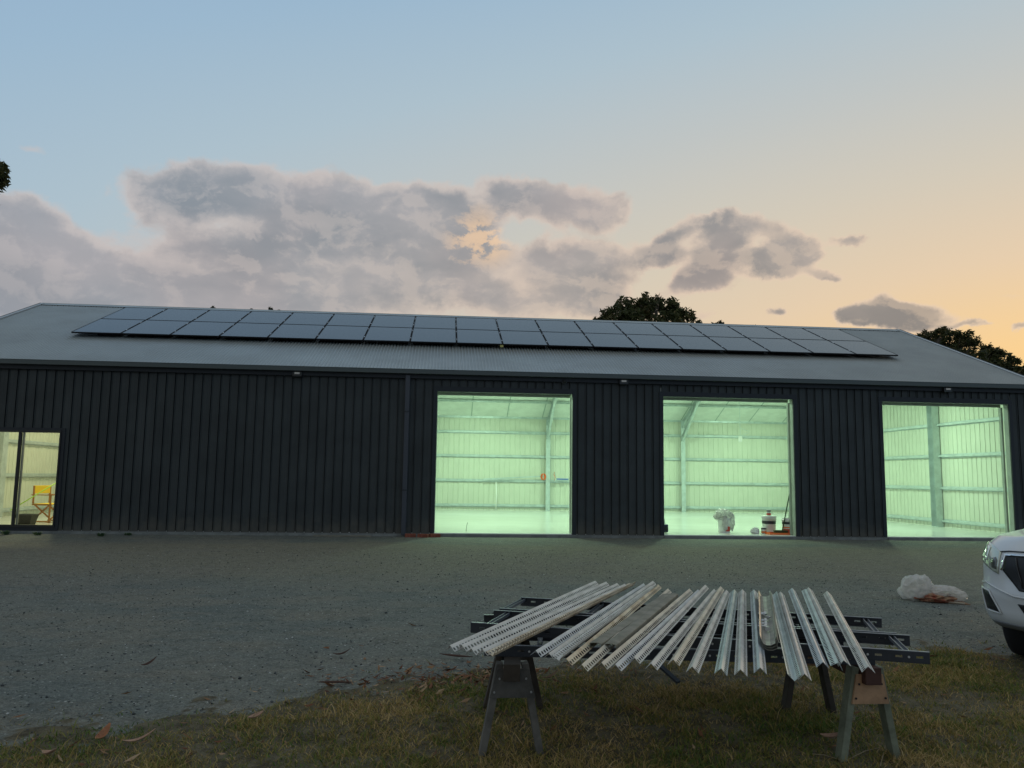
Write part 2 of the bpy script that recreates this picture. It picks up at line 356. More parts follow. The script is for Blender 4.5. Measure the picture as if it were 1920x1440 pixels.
def turf():
    N=430000
    # area-weighted towards the camera where blades are seen large
    x=rng.uniform(-3.6,7.0,N); y=rng.uniform(-14.0,-10.3,N)
    e=np.interp(x,ex,ey)
    cl=vnoise(x,y,1.6,9)*.5+.5; cl2=vnoise(x,y,6,3)*.5+.5
    edge=(e-y)
    dens=np.clip(edge/.5,0,1)**.7*np.clip((cl-.12)*1.8,.22,1)*np.clip(.3+cl2,.25,1)
    dens=np.where(edge<0,np.where((cl2>.60)&(edge>-.55),.35*np.clip((cl2-.6)*4,0,1)*np.exp(edge/.25),0),dens)
    k=rng.random(N)<dens; x=x[k];y=y[k];cl=cl[k];cl2=cl2[k]; n=len(x)
    z=gh(x,y)-.004
    h=rng.gamma(4,.0062,n)*(.4+1.1*cl); wd=rng.uniform(.0018,.0042,n)
    th=rng.uniform(0,2*np.pi,n); lean=rng.uniform(.2,2.2,n)*h; ld=rng.uniform(0,2*np.pi,n)
    b=np.stack([x,y,z],1); s=np.stack([np.cos(th)*wd,np.sin(th)*wd,0*th],1); L=np.stack([np.cos(ld)*lean,np.sin(ld)*lean,0*ld],1); U=np.stack([0*h,0*h,h],1)
    p0=b-s;p1=b+s;p2=b+s*.7+L*.35+U*.62;p3=b-s*.7+L*.35+U*.62;p4=b+L+U*.95
    V=np.stack([p0,p1,p2,p3,p4],1).reshape(-1,3); i=np.arange(n)[:,None]*5
    Fq=i+np.array([[0,1,2,3]]); Ft=i+np.array([[3,2,4,4]])
    # use quads for lower, degenerate-free tri via separate split
    V2=np.stack([p3,p2,p4],1).reshape(-1,3)
    A=np.concatenate([i+np.array([[0,1,2]]),i+np.array([[0,2,3]]),i+np.array([[3,2,4]])])
    hue=vnoise(x,y,.9,21)*.5+.5
    tone=np.clip(rng.normal(.42,.22,n)+ (cl2-.5)*.3+(hue-.5)*.9,0,1); tone=np.tile(tone,3)
    m=varmat('turf_blades',[(0,(.52,.37,.17)),(.28,(.34,.24,.08)),(.5,(.22,.20,.05)),(.75,(.11,.17,.032)),(1,(.06,.12,.02))],.7,.25)
    o=npmesh('grass',V,A,m,tone); tag(o,'short patchy brown and green turf under the sawhorses','grass',None,'stuff')
    # dead leaves
    N=2600; x=rng.uniform(-3.4,5.6,N); y=rng.uniform(-13.7,-9.5,N); e=np.interp(x,ex,ey); ed=e-y
    cl=vnoise(x,y,1.1,77)*.5+.5
    keep=rng.random(N)<np.where(ed<0,.12*np.exp(ed/.35)+.012,np.clip(.15+1.6*(cl-.4),.08,1)*np.exp(-ed/2.2))
    heap=rng.normal([.15,-11.55],[.45,.22],(420,2)); x=np.concatenate([x[keep],heap[:,0]]); y=np.concatenate([y[keep],heap[:,1]]); n=len(x)
    z=gh(x,y)+rng.uniform(.004,.022,n); Ls=rng.uniform(.016,.05,n); ws=Ls*rng.uniform(.14,.3,n); th=rng.uniform(0,2*np.pi,n)
    d=np.stack([np.cos(th),np.sin(th),rng.uniform(-.4,.4,n)],1); s=np.stack([-np.sin(th),np.cos(th),rng.uniform(-.8,.8,n)],1); b=np.stack([x,y,z],1)
    cu=np.array([0,0,1.])*(Ls*.35)[:,None]
    P0=b-d*Ls[:,None];P1=b+s*ws[:,None]+cu*.3;P2=b+d*Ls[:,None]+cu;P3=b-s*ws[:,None]
    V=np.stack([P0,P1,P2,P3],1).reshape(-1,3); i=np.arange(n)[:,None]*4
    A=np.concatenate([i+np.array([[0,1,2]]),i+np.array([[0,2,3]])]); tone=np.tile(rng.random(n),2)
    m2=varmat('dry_leaves',[(0,(.08,.03,.016)),(.4,(.18,.075,.035)),(.75,(.28,.16,.08)),(1,(.42,.29,.18))],.75,.1)
    o=npmesh('leaf_litter',V,A,m2,tone); tag(o,'fallen brown gum leaves scattered over the turf and gravel edge','leaves',None,'stuff')
    # loose stones
    N=14000; x=rng.uniform(-5.5,6.5,N); y=-13.6+rng.random(N)**1.5*11; ed=np.interp(x,ex,ey)-y; k=ed<.12; x=x[k];y=y[k];n=len(x)
    r=rng.uniform(.0035,.0095,n)*(1+(rng.random(n)<.05)*.8); z=gh(x,y)+r*.25
    ico=np.array([(0,0,1),(.9,0,.2),(.28,.85,.15),(-.72,.53,.25),(-.72,-.53,.1),(.28,-.85,.2),(0,0,-1)]); tr=np.array([(0,1,2),(0,2,3),(0,3,4),(0,4,5),(0,5,1),(6,2,1),(6,3,2),(6,4,3),(6,5,4),(6,1,5)])
    a=rng.uniform(0,6.28,n); sx=rng.uniform(.7,1.4,n); sz=rng.uniform(.4,.9,n)
    V=ico[None]*r[:,None,None]*np.stack([sx,1/sx,sz],1)[:,None,:]; ca,sa=np.cos(a)[:,None],np.sin(a)[:,None]
    V=np.stack([V[...,0]*ca-V[...,1]*sa,V[...,0]*sa+V[...,1]*ca,V[...,2]],-1)+np.stack([x,y,z],1)[:,None,:]
    A=(tr[None]+np.arange(n)[:,None,None]*7).reshape(-1,3); tone=np.repeat(rng.random(n)**1.6,10)
    m3=varmat('loose_stones',[(0,(.045,.05,.052)),(.6,(.12,.13,.13)),(.9,(.25,.26,.25)),(1,(.6,.6,.57))],.85)
    o=npmesh('loose_gravel',V.reshape(-1,3),A,m3,tone); tag(o,'loose crushed stone scattered over the yard','gravel',None,'stuff')
turf()

# ------------------------------------------------------------------ the shed
XL,XR,DB,EZ,RY,RZ=-11.6,14.2,12.21,3.50,6.1,6.012
TP=math.tan(R(22.17)); roofz=lambda y: RZ-abs(RY-y)*TP
RIB=.1905; X0=-9.2149
DOORS=[(-.16,2.86),(4.93,7.97),(10.11,13.215)]; DH=3.09
WIN=(-10.35,-8.04,.10,2.02)
shed=empty('shed',(0,0,0),0,'long charcoal steel shed with three lit open doorways','shed')
def clad_profile(L0,L1,phase,flipin=0):
    """list of (s, depth) along the wall, depth>0 = outward rib"""
    pts=[]; k0=math.floor((L0-phase)/RIB)-1; k1=math.ceil((L1-phase)/RIB)+1
    raw=[]
    for k in range(k0,k1+1):
        c=phase+k*RIB
        raw+=[(c-.030,0),(c-.026,.012),(c-.012,.014),(c-.0105,-.028),(c+.0105,-.028),(c+.012,.014),(c+.020,.012),(c+.026,0),(c+.094,0),(c+.097,.002),(c+.101,.002),(c+.104,0)] if flipin==0 else [(c-.022,0),(c-.012,.013),(c+.008,.013),(c+.018,0)]
    raw=[p for p in raw if L0<p[0]<L1]
    return [(L0,0)]+raw+[(L1,0)]
def clad_wall(name,ax,const,outdir,L0,L1,z0,topf,openings,m,phase=0,flat=False):
    """ax 'x': wall runs along x at y=const. openings: (s0,s1,za,zb)"""
    pr=clad_profile(L0,L1,phase,0 if m is clad else 1)
    cuts=sorted({c for o in openings for c in o[:2]})
    def dep(s):
        for (a,da),(b,db) in zip(pr,pr[1:]):
            if a<=s<=b: return da+(db-da)*((s-a)/(b-a) if b>a else 0)
        return 0
    S=sorted(set([p[0] for p in pr]+[c for c in cuts if L0<c<L1])); dd=dict(pr)
    mb=MB()
    def P(s,z):
        d=dd.get(s); d=dep(s) if d is None else d
        return (s,const+outdir*d,z) if ax=='x' else (const+outdir*d,s,z)
    for a,b in zip(S,S[1:]):
        mid=(a+b)/2; za,zb=z0,None; segs=[(z0,'top')]
        for o in openings:
            if o[0]<=mid<=o[1]:
                segs=[]
                if o[2]>z0+.001: segs.append((z0,o[2]))
                segs.append((o[3],'top'))
        for lo,hi in segs:
            h1=topf(a) if hi=='top' else hi; h2=topf(b) if hi=='top' else hi
            mb.add([P(a,lo),P(b,lo),P(b,h2),P(a,h1)],[(0,1,2,3)])
    return mb.build(name,m,shed)
ops=[(a,b,-.02,DH) for a,b in DOORS]+[WIN]
for nm,m_,off in (('front_wall',clad,0),('front_lining',liner,.055)):
    clad_wall(nm,'x',off,-1,XL,XR,-.02,lambda s:EZ,ops,m_,X0)
gab=lambda s: roofz(s)-.03
for nm,m_,off in (('side_wall',clad,0),('side_lining',liner,-.055)):
    clad_wall(nm,'y',XR+off,1,0.03,DB,-.02,gab,[],m_,.05)
for nm,m_,off in (('side_wall',clad,0),('side_lining',liner,.055)):
    clad_wall(nm,'y',XL+off,-1,0.03,DB,-.02,gab,[],m_,.05)
for nm,m_,off in (('back_wall',clad,0),('back_lining',liner,-.055)):
    clad_wall(nm,'x',DB+off,1,XL,XR,-.02,lambda s:EZ,[],m_,X0+.07)
# slab
MB().box((XL+.02,.012,-.30),(XR-.02,DB-.012,0)).build('floor_slab',slabm,shed)
MB().box((XL-.02,-.045,-.32),(XR+.02,.008,-.022)).build('slab_edge',conc,shed)
for a,b in DOORS: MB().box((a,-.075,-.30),(b,-.048,-.012)).build('door_sill',conc,shed)
# base flashing + door trims
mb=MB(); xs=[XL]+[v for d in DOORS for v in d]+[XR]
for a,b in zip(xs[::2],xs[1::2]): MB().box((a,-.030,-.05),(b,-.0255,-.012)).build('base_flashing',mat('flashing',(.10,.105,.10),.5),shed)
for i,(a,b) in enumerate(DOORS):
    t=.028
    MB().box((a-.09,-t,DH),(b+.09,-.001,DH+.11)).build('head_flashing',trim,shed)
    for x0,x1 in ((a-.085,a),(b,b+.085)): MB().box((x0,-t,-.02),(x1,-.001,DH-.001)).build('jamb_flashing',trim,shed)
    # galvanised door posts (C-sections) inside the opening
    for x0,s in ((a,-1),(b,1)):
        MB().prof((x0,.080,-.0),(x0,.080,DH+.2),[(s*-.0,-.1),(s*.0,-.1),(0,.1),(s*0,.1)] if False else [(.0,-.07),(.0,.07)],upv=(0,1,0)).prof((x0,.01,0),(x0,.01,DH+.2),[(0,0),(-s*.075,0)],upv=(0,1,0)).prof((x0,.15,0),(x0,.15,DH+.2),[(0,0),(-s*.075,0)],upv=(0,1,0)).build('door_post',postm,shed,solid=.004)
    MB().box((a-.05,.06,DH+.01),(b+.05,.23,DH+.2)).build('door_header',galv,shed)
    # rolled-up roller door: drum above the head, bottom rail showing under it
    rd=MB().tube([(a-.05,.47,DH+.24),(b+.05,.47,DH+.24)],.19,20).build('roller_door',mat('door_curtain',(.10,.11,.12),.45),shed,True)
    MB().box((a,.245,DH-.055),(b,.275,DH+.02)).build('bottom_rail',mat('rail_alloy',(.30,.33,.27),.4,metal=.3),rd)
    for x0 in (a-.035,b-.012):
        MB().box((x0,.232,0.002),(x0+.045,.30,DH-.06)).build('guide_track',postm,shed)
# window
wf=MB(); a,b,z0,z1=WIN
wf.box((a,-.05,z1),(b,.06,z1+.05)).box((a,-.05,z0-.05),(b,.06,z0)).box((a,-.05,z0+.0005),(a+.04,.06,z1-.0005)).box((b-.03,-.05,z0+.0005),(b,.06,z1-.0005))
win=wf.build('window_frame',blackm,shed)
MB().box((-8.90,-.035,z0+.001),(-8.845,.02,z1-.001)).build('mullion',blackm,win)
MB().box((-8.84,.022,z0+.001),(-8.80,.05,z1-.001)).build('sash_stile',mat('pale_sash',(.30,.31,.30),.5),win)
MB().add([(a+.04,0,z0),(b-.03,0,z0),(b-.03,0,z1),(a+.04,0,z1)],[(0,1,2,3)]).build('pane',glass,win)
MB().box((a-.06,-.03,z0-.12),(b+.07,-.001,z0-.051)).box((a-.06,-.03,z1+.051),(b+.07,-.001,z1+.1)).box((b+.001,-.03,z0-.05),(b+.07,-.001,z1+.05)).build('window_flashing',trim,shed)
# frames
def csec(w,h,t=0): return [(-w/2+w,-h/2),(-w/2,-h/2),(-w/2,h/2),(-w/2+w,h/2)]
FX=[XL+.12,-6.43,-1.27,3.90,9.06,XR-.12]
for x in FX[1:-1]:
    for y in (.13,12.07):
        MB().prof((x,y,0),(x,y,EZ-.05),csec(.16,.20),upv=(0,1,0)).build('column',galv,shed,solid=.004)
    for s in (-1,1):
        y0=.12 if s<0 else 12.08; sgn=1 if s<0 else -1
        MB().prof((x,y0,roofz(y0)-.33),(x,RY,RZ-.33),csec(.09,.24)).build('rafter',galv,shed,solid=.004)
        ya=.20 if s<0 else 12.0; yb=2.3 if s<0 else 9.9
        MB().prof((x-.02,ya,2.72),(x-.02,yb,roofz(yb)-.30),csec(.09,.16)).build('knee_brace',galv,shed,solid=.004)
for x in FX:
    if x not in FX[1:-1]:
        for s in (0,1):
            y0=.12 if s==0 else 12.08
            MB().prof((x,y0,roofz(y0)-.33),(x,RY,RZ-.33),csec(.09,.24)).build('rafter',galv,shed,solid=.004)
for x,sg_ in ((XR,-1),(XL,1)):
    for y in (4.15,8.05):
        MB().prof((x+sg_*.18,y,0),(x+sg_*.18,y,roofz(y)-.3),csec(.20,.24)).build('column',galv,shed,solid=.004)
    for y in (.14,12.06): MB().prof((x+sg_*.14,y,0),(x+sg_*.14,y,EZ-.05),csec(.10,.16),upv=(0,1,0)).build('column',galv,shed,solid=.004)
# girts (top hat sections)
hat=lambda w,d:[(0,-w/2-.03),(0,-w/2),(d,-w/2),(d,w/2),(0,w/2),(0,w/2+.03)]
GZS=[.165,1.08,1.985,2.875]
for z in GZS:
    for xa,xb in zip([XL+.03]+FX[1:-1],FX[1:-1]+[XR-.03]):
        MB().prof((xa+.06,DB-.057,z),(xb-.06,DB-.057,z),[(p,q) for p,q in hat(.055,.075)]).build('girt',galv,shed,solid=.003)
for x,sg_ in ((XR,-1),(XL,1)):
    for z in GZS+[3.78,4.7]:
        lo,hi=.1,12.1
        if z>EZ: d=(RZ-z-.2)/TP; lo,hi=RY-d,RY+d
        for ya,yb in ((lo,4.05),(4.25,7.95),(8.15,hi)):
            if yb-ya>.3: MB().prof((x+sg_*.057,ya,z),(x+sg_*.057,yb,z),[(-p*sg_*-1 if False else sg_*p*1,q) for p,q in hat(.055,.075)]).build('girt',galv,shed,solid=.003)
# eave purlins + roof purlins
MB().box((XL+.03,DB-.11,3.40),(XR-.03,DB-.02,3.52)).build('eave_beam',galv,shed)
MB().box((XL+.03,.02,3.36),(XR-.03,.08,3.49)).build('eave_beam',galv,shed)
for k,y in enumerate([1.35,2.55,3.75,4.95,5.8]):
    for yy in (y,2*RY-y):
        MB().box((XL+.04,yy-.03,roofz(yy)-.20),(XR-.04,yy+.03,roofz(yy)-.115)).build('purlin',galv,shed)
# ceiling insulation blanket with seams
mb=MB()
for s in (-1,1):
    ye=.05 if s<0 else DB-.05
    n=26
    for i in range(n):
        xa=XL+.03+(XR-XL-.06)*i/n; xb=XL+.03+(XR-XL-.06)*(i+1)/n
        for j in range(10):
            ya=RY+(ye-RY)*j/10; yb=RY+(ye-RY)*(j+1)/10
            mb.add([(xa,ya,roofz(ya)-.09),(xb,ya,roofz(ya)-.09),(xb,yb,roofz(yb)-.09),(xa,yb,roofz(yb)-.09)],[(0,1,2,3)])
foo=mb.build('ceiling_insulation',foil,shed)
sm=MB()
x=XL+.6
while x<XR:
    for ye in (.05,DB-.05): sm.bar((x,ye,roofz(ye)-.098),(x,RY,RZ-.098),.03,.008)
    x+=1.335
sm.build('insulation_seam',mat('seam_tape',(.34,.42,.40),.5),foo)
# partition between the lit room and the workshop
MB().box((-6.30,.05,0),(-6.22,DB-.03,3.45)).build('partition_wall',liner,shed)
# roof sheets
def corr(y_e,name):
    n=int((XR-XL+.1)/.076); pts=[]; mb=MB(); xs=[]; k=6
    N=n*k; dx=(XR-XL+.10)/N; cs=math.cos(R(22.17)); sn=math.sin(R(22.17))
    sgn=1 if y_e<RY else -1
    V=[];Fs=[]
    rows=[y_e,(y_e+RY)/2,RY]
    for y in rows:
        for i in range(N+1):
            x=XL-.05+i*dx; d=.015*math.sin(2*math.pi*i/k)
            V.append((x,y-sgn*d*sn,roofz(y)+d*cs))
    for r in range(len(rows)-1):
        for i in range(N): o=r*(N+1)+i; Fs.append((o,o+1,o+N+2,o+N+1))
    mb.add(V,Fs); return mb.build(name,roofm,shed,True)
corr(-.13,'roof_sheeting'); corr(DB+.13,'roof_sheeting')
# gutter (square section, open top), fascia
gy=-.155
for (ya,yb) in ((-.185,-.085),(DB+.085,DB+.185)):
    MB().box((XL-.06,ya,3.455),(XR+.06,ya+.004,3.545)).box((XL-.06,ya+.0045,3.452),(XR+.06,yb,3.456)).box((XL-.06,yb-.004,3.4565),(XR+.06,yb,3.535)).box((XL-.06,ya-.006,3.5455),(XR+.06,ya+.006,3.552)).build('gutter',guttm,shed)
MB().box((XL-.02,-.08,3.36),(XR+.02,-.028,3.47)).build('fascia_board',trim,shed)
# rake flashings, ridge cap
rk=mat('rake_flashing',(.33,.35,.36),.4)
for x,s in ((XR+.05,1),(XL-.05,-1)):
    for ye in (-.14,DB+.14):
        MB().bar((x,ye,roofz(ye)+.02),(x,RY,RZ+.02),.10,.035).build('rake_flashing',rk,shed)
        MB().bar((x+s*.052,ye,roofz(ye)-.06),(x+s*.052,RY,RZ-.06),.006,.20).build('barge_board',trim,shed)
MB().prof((XL-.06,RY,RZ+.012),(XR+.06,RY,RZ+.012),[(-.20,-.20*TP+.012),(-.03,.0),(0,.022),(.03,.0),(.20,-.20*TP+.012)]).build('ridge_cap',roofm,shed,solid=.003)
# foam closer blocks under ridge cap -> the toothed line
mb=MB(); x=XL
while x<XR:
    mb.box((x,RY-.215,roofz(RY-.2)-.002),(x+.035,RY-.19,roofz(RY-.2)+.012)); x+=.152
mb.build('ridge_notches',blackm,shed)
# downpipe
dp=MB().box((-.865,-.135,-.04),(-.765,-.06,3.42)); dpo=dp.build('downpipe',mat('downpipe_steel',(.036,.042,.056),.4),shed,bevel=.006)
MB().box((-.872,-.14,.9),(-.758,-.03,.93)).box((-.872,-.14,2.6),(-.758,-.03,2.63)).build('pipe_bracket',trim,dpo)

# wall lights and camera on the wall
def flood(x,label):
    o=empty('flood_light',(x,-.03,3.40),0,label,'flood light','flood lights under the gutter')
    MB().box((-.03,-.045,-.02),(.03,0,.06)).build('bracket',blackm,o)
    MB().box((-.10,-.12,-.075),(.10,-.046,.035)).build('housing',blackm,o,bevel=.008)
    MB().box((-.055,-.126,-.02),(.055,-.1215,.022)).build('lens',mat('lamp_lens',(.55,.5,.45),.3),o)
flood(-3.2,'small black flood light under the gutter above the windowless wall')
flood(4.0,'small black flood light between the left and middle doorways')
flood(11.66,'small black flood light above the right hand doorway')
o=empty('security_camera',(2.66,-.03,3.37),0,'small dark dome security camera above the left doorway corner','security camera')
MB().lathe((0,0,0),[(0.001,.05),(.05,.048),(.055,.02),(.05,0)],16).build('base',mat('camera_grey',(.10,.11,.12),.4),o,True)
o.rotation_euler=(R(90),0,0)
b_=bpy.data.meshes.new('dome'); bm=bmesh.new(); bmesh.ops.create_uvsphere(bm,u_segments=16,v_segments=10,radius=.042); bm.to_mesh(b_); bm.free(); b_.materials.append(blackm)
d_=bpy.data.objects.new('dome',b_); C.objects.link(d_); d_.parent=o; d_.location=(0,0,.06)

# ------------------------------------------------------------------ solar array
PW=1.1635; PX=-9.0407; PY0,PZ0=2.2069,4.5678; PY2,PZ2=5.3283,5.8402
PLh=math.hypot(PY2-PY0,PZ2-PZ0)/2; ang=math.atan2(PZ2-PZ0,PY2-PY0)
mf=MB(); w_,l_=PW-.022,PLh-.022; fr=.014
mf.box((0,0,-.035),(w_,fr,0)).box((0,l_-fr,-.035),(w_,l_,0)).box((0,fr+.0003,-.035),(fr,l_-fr-.0003,0)).box((w_-fr,fr+.0003,-.035),(w_,l_-fr-.0003,0))
pf=mf.build('frame',pframe)
pg=MB().box((fr+.0005,fr+.0005,-.012),(w_-fr-.0005,l_-fr-.0005,-.003)).build('glass',sg)
proto=None
for r in (0,1):
    for k in range(18):
        lab='black solar panel, %s from the left in the %s row'%(ORD[k],('lower','upper')[r])
        f0=r*.5
        loc=(PX+k*PW+.011,PY0+(PY2-PY0)*f0,PZ0+(PZ2-PZ0)*f0)
        if proto is None:
            proto=empty('solar_panel',loc); pf.parent=proto; pg.parent=proto; o=proto
        else: o=copy_tree(proto)
        o.location=loc; o.rotation_euler=(ang,0,0); tag(o,lab,'solar panel','solar panels on the shed roof')
for fy in (.11,.39,.61,.89):
    y=PY0+(PY2-PY0)*fy; z=PZ0+(PZ2-PZ0)*fy
    mb=MB().bar((PX+.03,y+.02,z-.062),(PX+18*PW-.03,y+.02,z-.062),.04,.045,upv=(0,-math.sin(ang),math.cos(ang)))
    rl=mb.build('mounting_rail',pframe,shed)
    mb=MB()
    for k in range(1,18):
        x=PX+k*PW; mb.bar((x,y-.03,z-.016),(x,y+.045,z+.014),.018,.02,upv=(0,-math.sin(ang),math.cos(ang)))
    mb.build('panel_clamps',alu,rl)
    mb=MB()
    x=PX+.5
    while x<PX+18*PW: mb.box((x-.02,y,roofz(y)-.0),(x+.02,y+.04,z-.085)); x+=1.3
    mb.build('rail_feet',pframe,rl)
tg=MB().box((1.36,2.13,4.47),(1.44,2.16,4.525)).build('warning_tag',mat('faded_yellow',(.45,.40,.12),.6),None); tag(tg,'small faded yellow tag hanging below the middle of the solar array','tag')

# ------------------------------------------------------------------ lamps inside
def lamp(x,y,col,pw,label,kindcat,drop=.62,em=6):
    zt=roofz(y)-.24
    o=empty('bay_light',(x,y,zt-drop),0,label,kindcat,'high bay lights hanging inside the shed')
    MB().tube([(0,0,.12),(0,0,drop)],.012,6).build('hanging_rod',galv,o)
    MB().lathe((0,0,0),[(.001,.14),(.06,.14),(.07,.06),(.17,.03),(.18,0),(.165,-.002)],24).build('housing',mat('lamp_housing',(.7,.7,.7),.4),o,True)
    MB().lathe((0,0,-.004),[(.001,0),(.16,0)],24).build('diffuser',mat('lamp_diffuser_'+('g' if col[0]<.8 else 'w'),(.8,.8,.8),.5,emis=col,est=em),o)
    l=bpy.data.lights.new('bay_lamp','AREA'); l.shape='DISK'; l.size=.34; l.energy=pw; l.color=col
    lo=bpy.data.objects.new('bay_lamp',l); C.objects.link(lo); lo.parent=o; lo.location=(0,0,-.03)
GREEN=(.645,1.0,.655)
for x,nx in ((1.32,'left doorway'),(6.48,'middle doorway'),(11.6,'right doorway')):
    for y,ny in ((3.2,'front'),(9.0,'back')):
        lamp(x,y,GREEN,138,'lit round bay light, %s one of the bay behind the %s'%(ny,nx),'ceiling light')
lamp(-3.9,6,GREEN,130,'lit round bay light behind the windowless stretch of wall','ceiling light')
lamp(-9.0,6,(1,.95,.58),135,'lit round bay light in the room behind the window, middle of the floor','ceiling light')
lamp(-9.0,2.0,(1,.95,.58),65,'lit round bay light in the room behind the window, nearest the glass','ceiling light')

# ------------------------------------------------------------------ things inside the shed
rubber=mat('black_rubber',(.018,.018,.02),.8)
white_p=mat('white_plastic',(.78,.78,.76),.4)
orange=mat('orange_plastic',(.85,.16,.03),.5)
redp=mat('red_label',(.55,.06,.03),.5)
dark_lab=mat('dark_label',(.03,.03,.035),.5)
filmm=None
def film_mat(g=.86):
    m=bpy.data.materials.new('plastic_film'); m.use_nodes=True; t=NT(m.node_tree); b=t.n['Principled BSDF']
    b.inputs['Base Color'].default_value=(g,g*.96,g*.93,1); b.inputs['Roughness'].default_value=.2; bt=t.node('ShaderNodeTexCoord'); wv=t.noise(t.vmath('MULTIPLY',bt.outputs['Object'],(1,1,2.2)),14,5,.6,dist=1.5); bp=t.node('ShaderNodeBump'); bp.inputs['Strength'].default_value=.9; bp.inputs['Distance'].default_value=.03; t.l.new(t.math('ABSOLUTE',t.math('SUBTRACT',wv,.5)),bp.inputs['Height']); t.l.new(bp.outputs[0],b.inputs['Normal'])
    o=t.n['Material Output']; tr=t.node('ShaderNodeBsdfTransparent'); tl=t.node('ShaderNodeBsdfTranslucent'); tl.inputs[0].default_value=(g,g,g*.97,1)
    m1=t.node('ShaderNodeMixShader'); m1.inputs[0].default_value=.35; t.l.new(b.outputs[0],m1.inputs[1]); t.l.new(tl.outputs[0],m1.inputs[2])
    tcn=t.node('ShaderNodeTexCoord'); f=t.mr(t.noise(tcn.outputs['Object'],9,4,.6),.3,.7,.12,.5)
    m2=t.node('ShaderNodeMixShader'); t.l.new(f,m2.inputs[0]); t.l.new(m1.outputs[0],m2.inputs[1]); t.l.new(tr.outputs[0],m2.inputs[2])
    t.l.new(m2.outputs[0],o.inputs[0]); return m
film=film_mat()
def blob(name,m,parent,rad,loc,amp=.3,fs=4,seed=0,sub=5,sharp=1.0,zmin=None):
    bm=bmesh.new(); bmesh.ops.create_icosphere(bm,subdivisions=sub,radius=1)
    for v in bm.verts:
        p=v.co.copy(); n=mnoise.fractal(p*fs*.5+Vector((seed,0,0)),1,2,4)
        rdg=1-abs(mnoise.noise(p*fs+Vector((seed,3,1))))*2
        k=1+amp*(n*.6+(rdg-.6)*.5*sharp)
        v.co=Vector((p.x*rad[0]*k,p.y*rad[1]*k,p.z*rad[2]*k))
        if zmin is not None: v.co.z=max(v.co.z,zmin+random.uniform(0,.004))
    me=bpy.data.meshes.new(name); bm.to_mesh(me); bm.free(); me.materials.append(m)
    me.polygons.foreach_set('use_smooth',[True]*len(me.polygons))
    o=bpy.data.objects.new(name,me); C.objects.link(o); o.parent=parent; o.location=loc; return o
def pail(x,y,r,h,label,lidded=True,bands=(),group=None,handle=True):
    o=empty('bucket',(x,y,0),0,label,'bucket',group)
    pr=[(.001,0),(r*.86,0),(r*.87,.01),(r*.97,h*.86),(r*1.04,h*.865),(r*1.04,h*.90),(r*.99,h*.905),(r,h)]
    MB().lathe((0,0,0),pr,28).build('pail',white_p,o,True)
    if lidded: MB().lathe((0,0,h),[(r*1.05,-.03),(r*1.06,.0),(r*1.03,.008),(r*.9,.004),(.001,.004)],28).build('lid',white_p,o,True)
    for (z0,z1,m) in bands:
        f=lambda z:r*(.87+.10*(z/h)/.86)+.0025
        MB().lathe((0,0,0),[(f(z0),z0),(f(z1),z1)],28).build('label_band',m,o,True)
    if handle: MB().tube([(r*1.06*math.cos(t),-r*1.06*abs(math.sin(t))*.35-r*.0,h*.86-abs(math.sin(t))*h*.35) for t in np.linspace(0,math.pi,12)],.003,6).build('handle',galv,o)
    return o
pail(6.66,.99,.155,.34,'white bucket stuffed with clear plastic sheeting, alone on the doorway floor',False,[(.03,.13,white_p)])
MB().add([(6.64,.843,.03),(6.75,.857,.03),(6.755,.85,.14),(6.68,.838,.15),(6.65,.838,.12)],[(0,1,2,3,4)]).build('red_sticker',redp,[o for o in bpy.data.objects if o.name.startswith('bucket')][-1],solid=.002).location=(-6.66,-.99,0)
fs_=empty('plastic_sheet',(6.66,.99,0),0,'crumpled clear plastic sheet bulging out of the white bucket','plastic sheet')
blob('crown',film,fs_,(.20,.19,.13),(0,0,.40),.5,5,3)
blob('hanging_fold',film,fs_,(.07,.09,.20),(.17,-.03,.25),.5,5,8)
blob('hanging_fold',film,fs_,(.10,.07,.07),(-.16,-.03,.36),.5,5,18)
blob('hanging_fold',film,fs_,(.06,.04,.17),(-.03,-.16,.22),.5,5,28)
pail(7.68,.80,.165,.40,'tall white bucket with dark band, a small tin standing on its lid',True,[(.22,.29,dark_lab)])
def tin(x,y,z,r,h,label,band):
    o=empty('paint_tin',(x,y,z),0,label,'tin')
    MB().lathe((0,0,0),[(.001,0),(r,0),(r,h),(r*.98,h+.004),(r*.85,h-.004),(.001,h-.004)],20).build('can',mat('tin_white',(.7,.7,.68),.4),o,True)
    MB().lathe((0,0,0),[(r+.001,h*.72),(r+.001,h*.95)],20).build('label_band',dark_lab,o,True)
    if band: MB().lathe((0,0,0),[(r+.001,h*.12),(r+.001,h*.45)],20).build('label_band',band,o,True)
tin(7.68,.80,.409,.05,.13,'small white tin on top of the tall white bucket',redp)
tin(7.475,.62,0.0,.06,.14,'small white tin on the floor beside the orange tray',mat('orange_band',(.6,.16,.05),.5))
pail(8.00,.45,.15,.37,'white and red bucket close against the right jamb of the middle doorway',False,[(.0,.13,redp),(.235,.285,dark_lab),(.15,.175,orange)])
rg=blob('rag',mat('white_cloth',(.75,.75,.72),.9),None,(.10,.08,.085),(7.26,.60,.06),.5,5,11,4); tag(rg,'crumpled white rag on the floor left of the small tin','rag')
tr_=empty('paint_tray',(7.72,.42,0),0,'flat orange tray lying on the floor under the broom','tray')
MB().box((-.24,-.13,0.002),(.30,.16,.012)).box((-.24,-.13,.0125),(-.225,.16,.045)).box((.285,-.13,.0125),(.30,.16,.045)).box((-.2245,-.13,.0125),(.2845,-.118,.04)).box((-.2245,.148,.0125),(.2845,.16,.045)).build('tray_shell',orange,tr_)
br=empty('broom',(7.79,.38,0),0,'dark handled broom leaning on the right jamb of the middle doorway','broom')
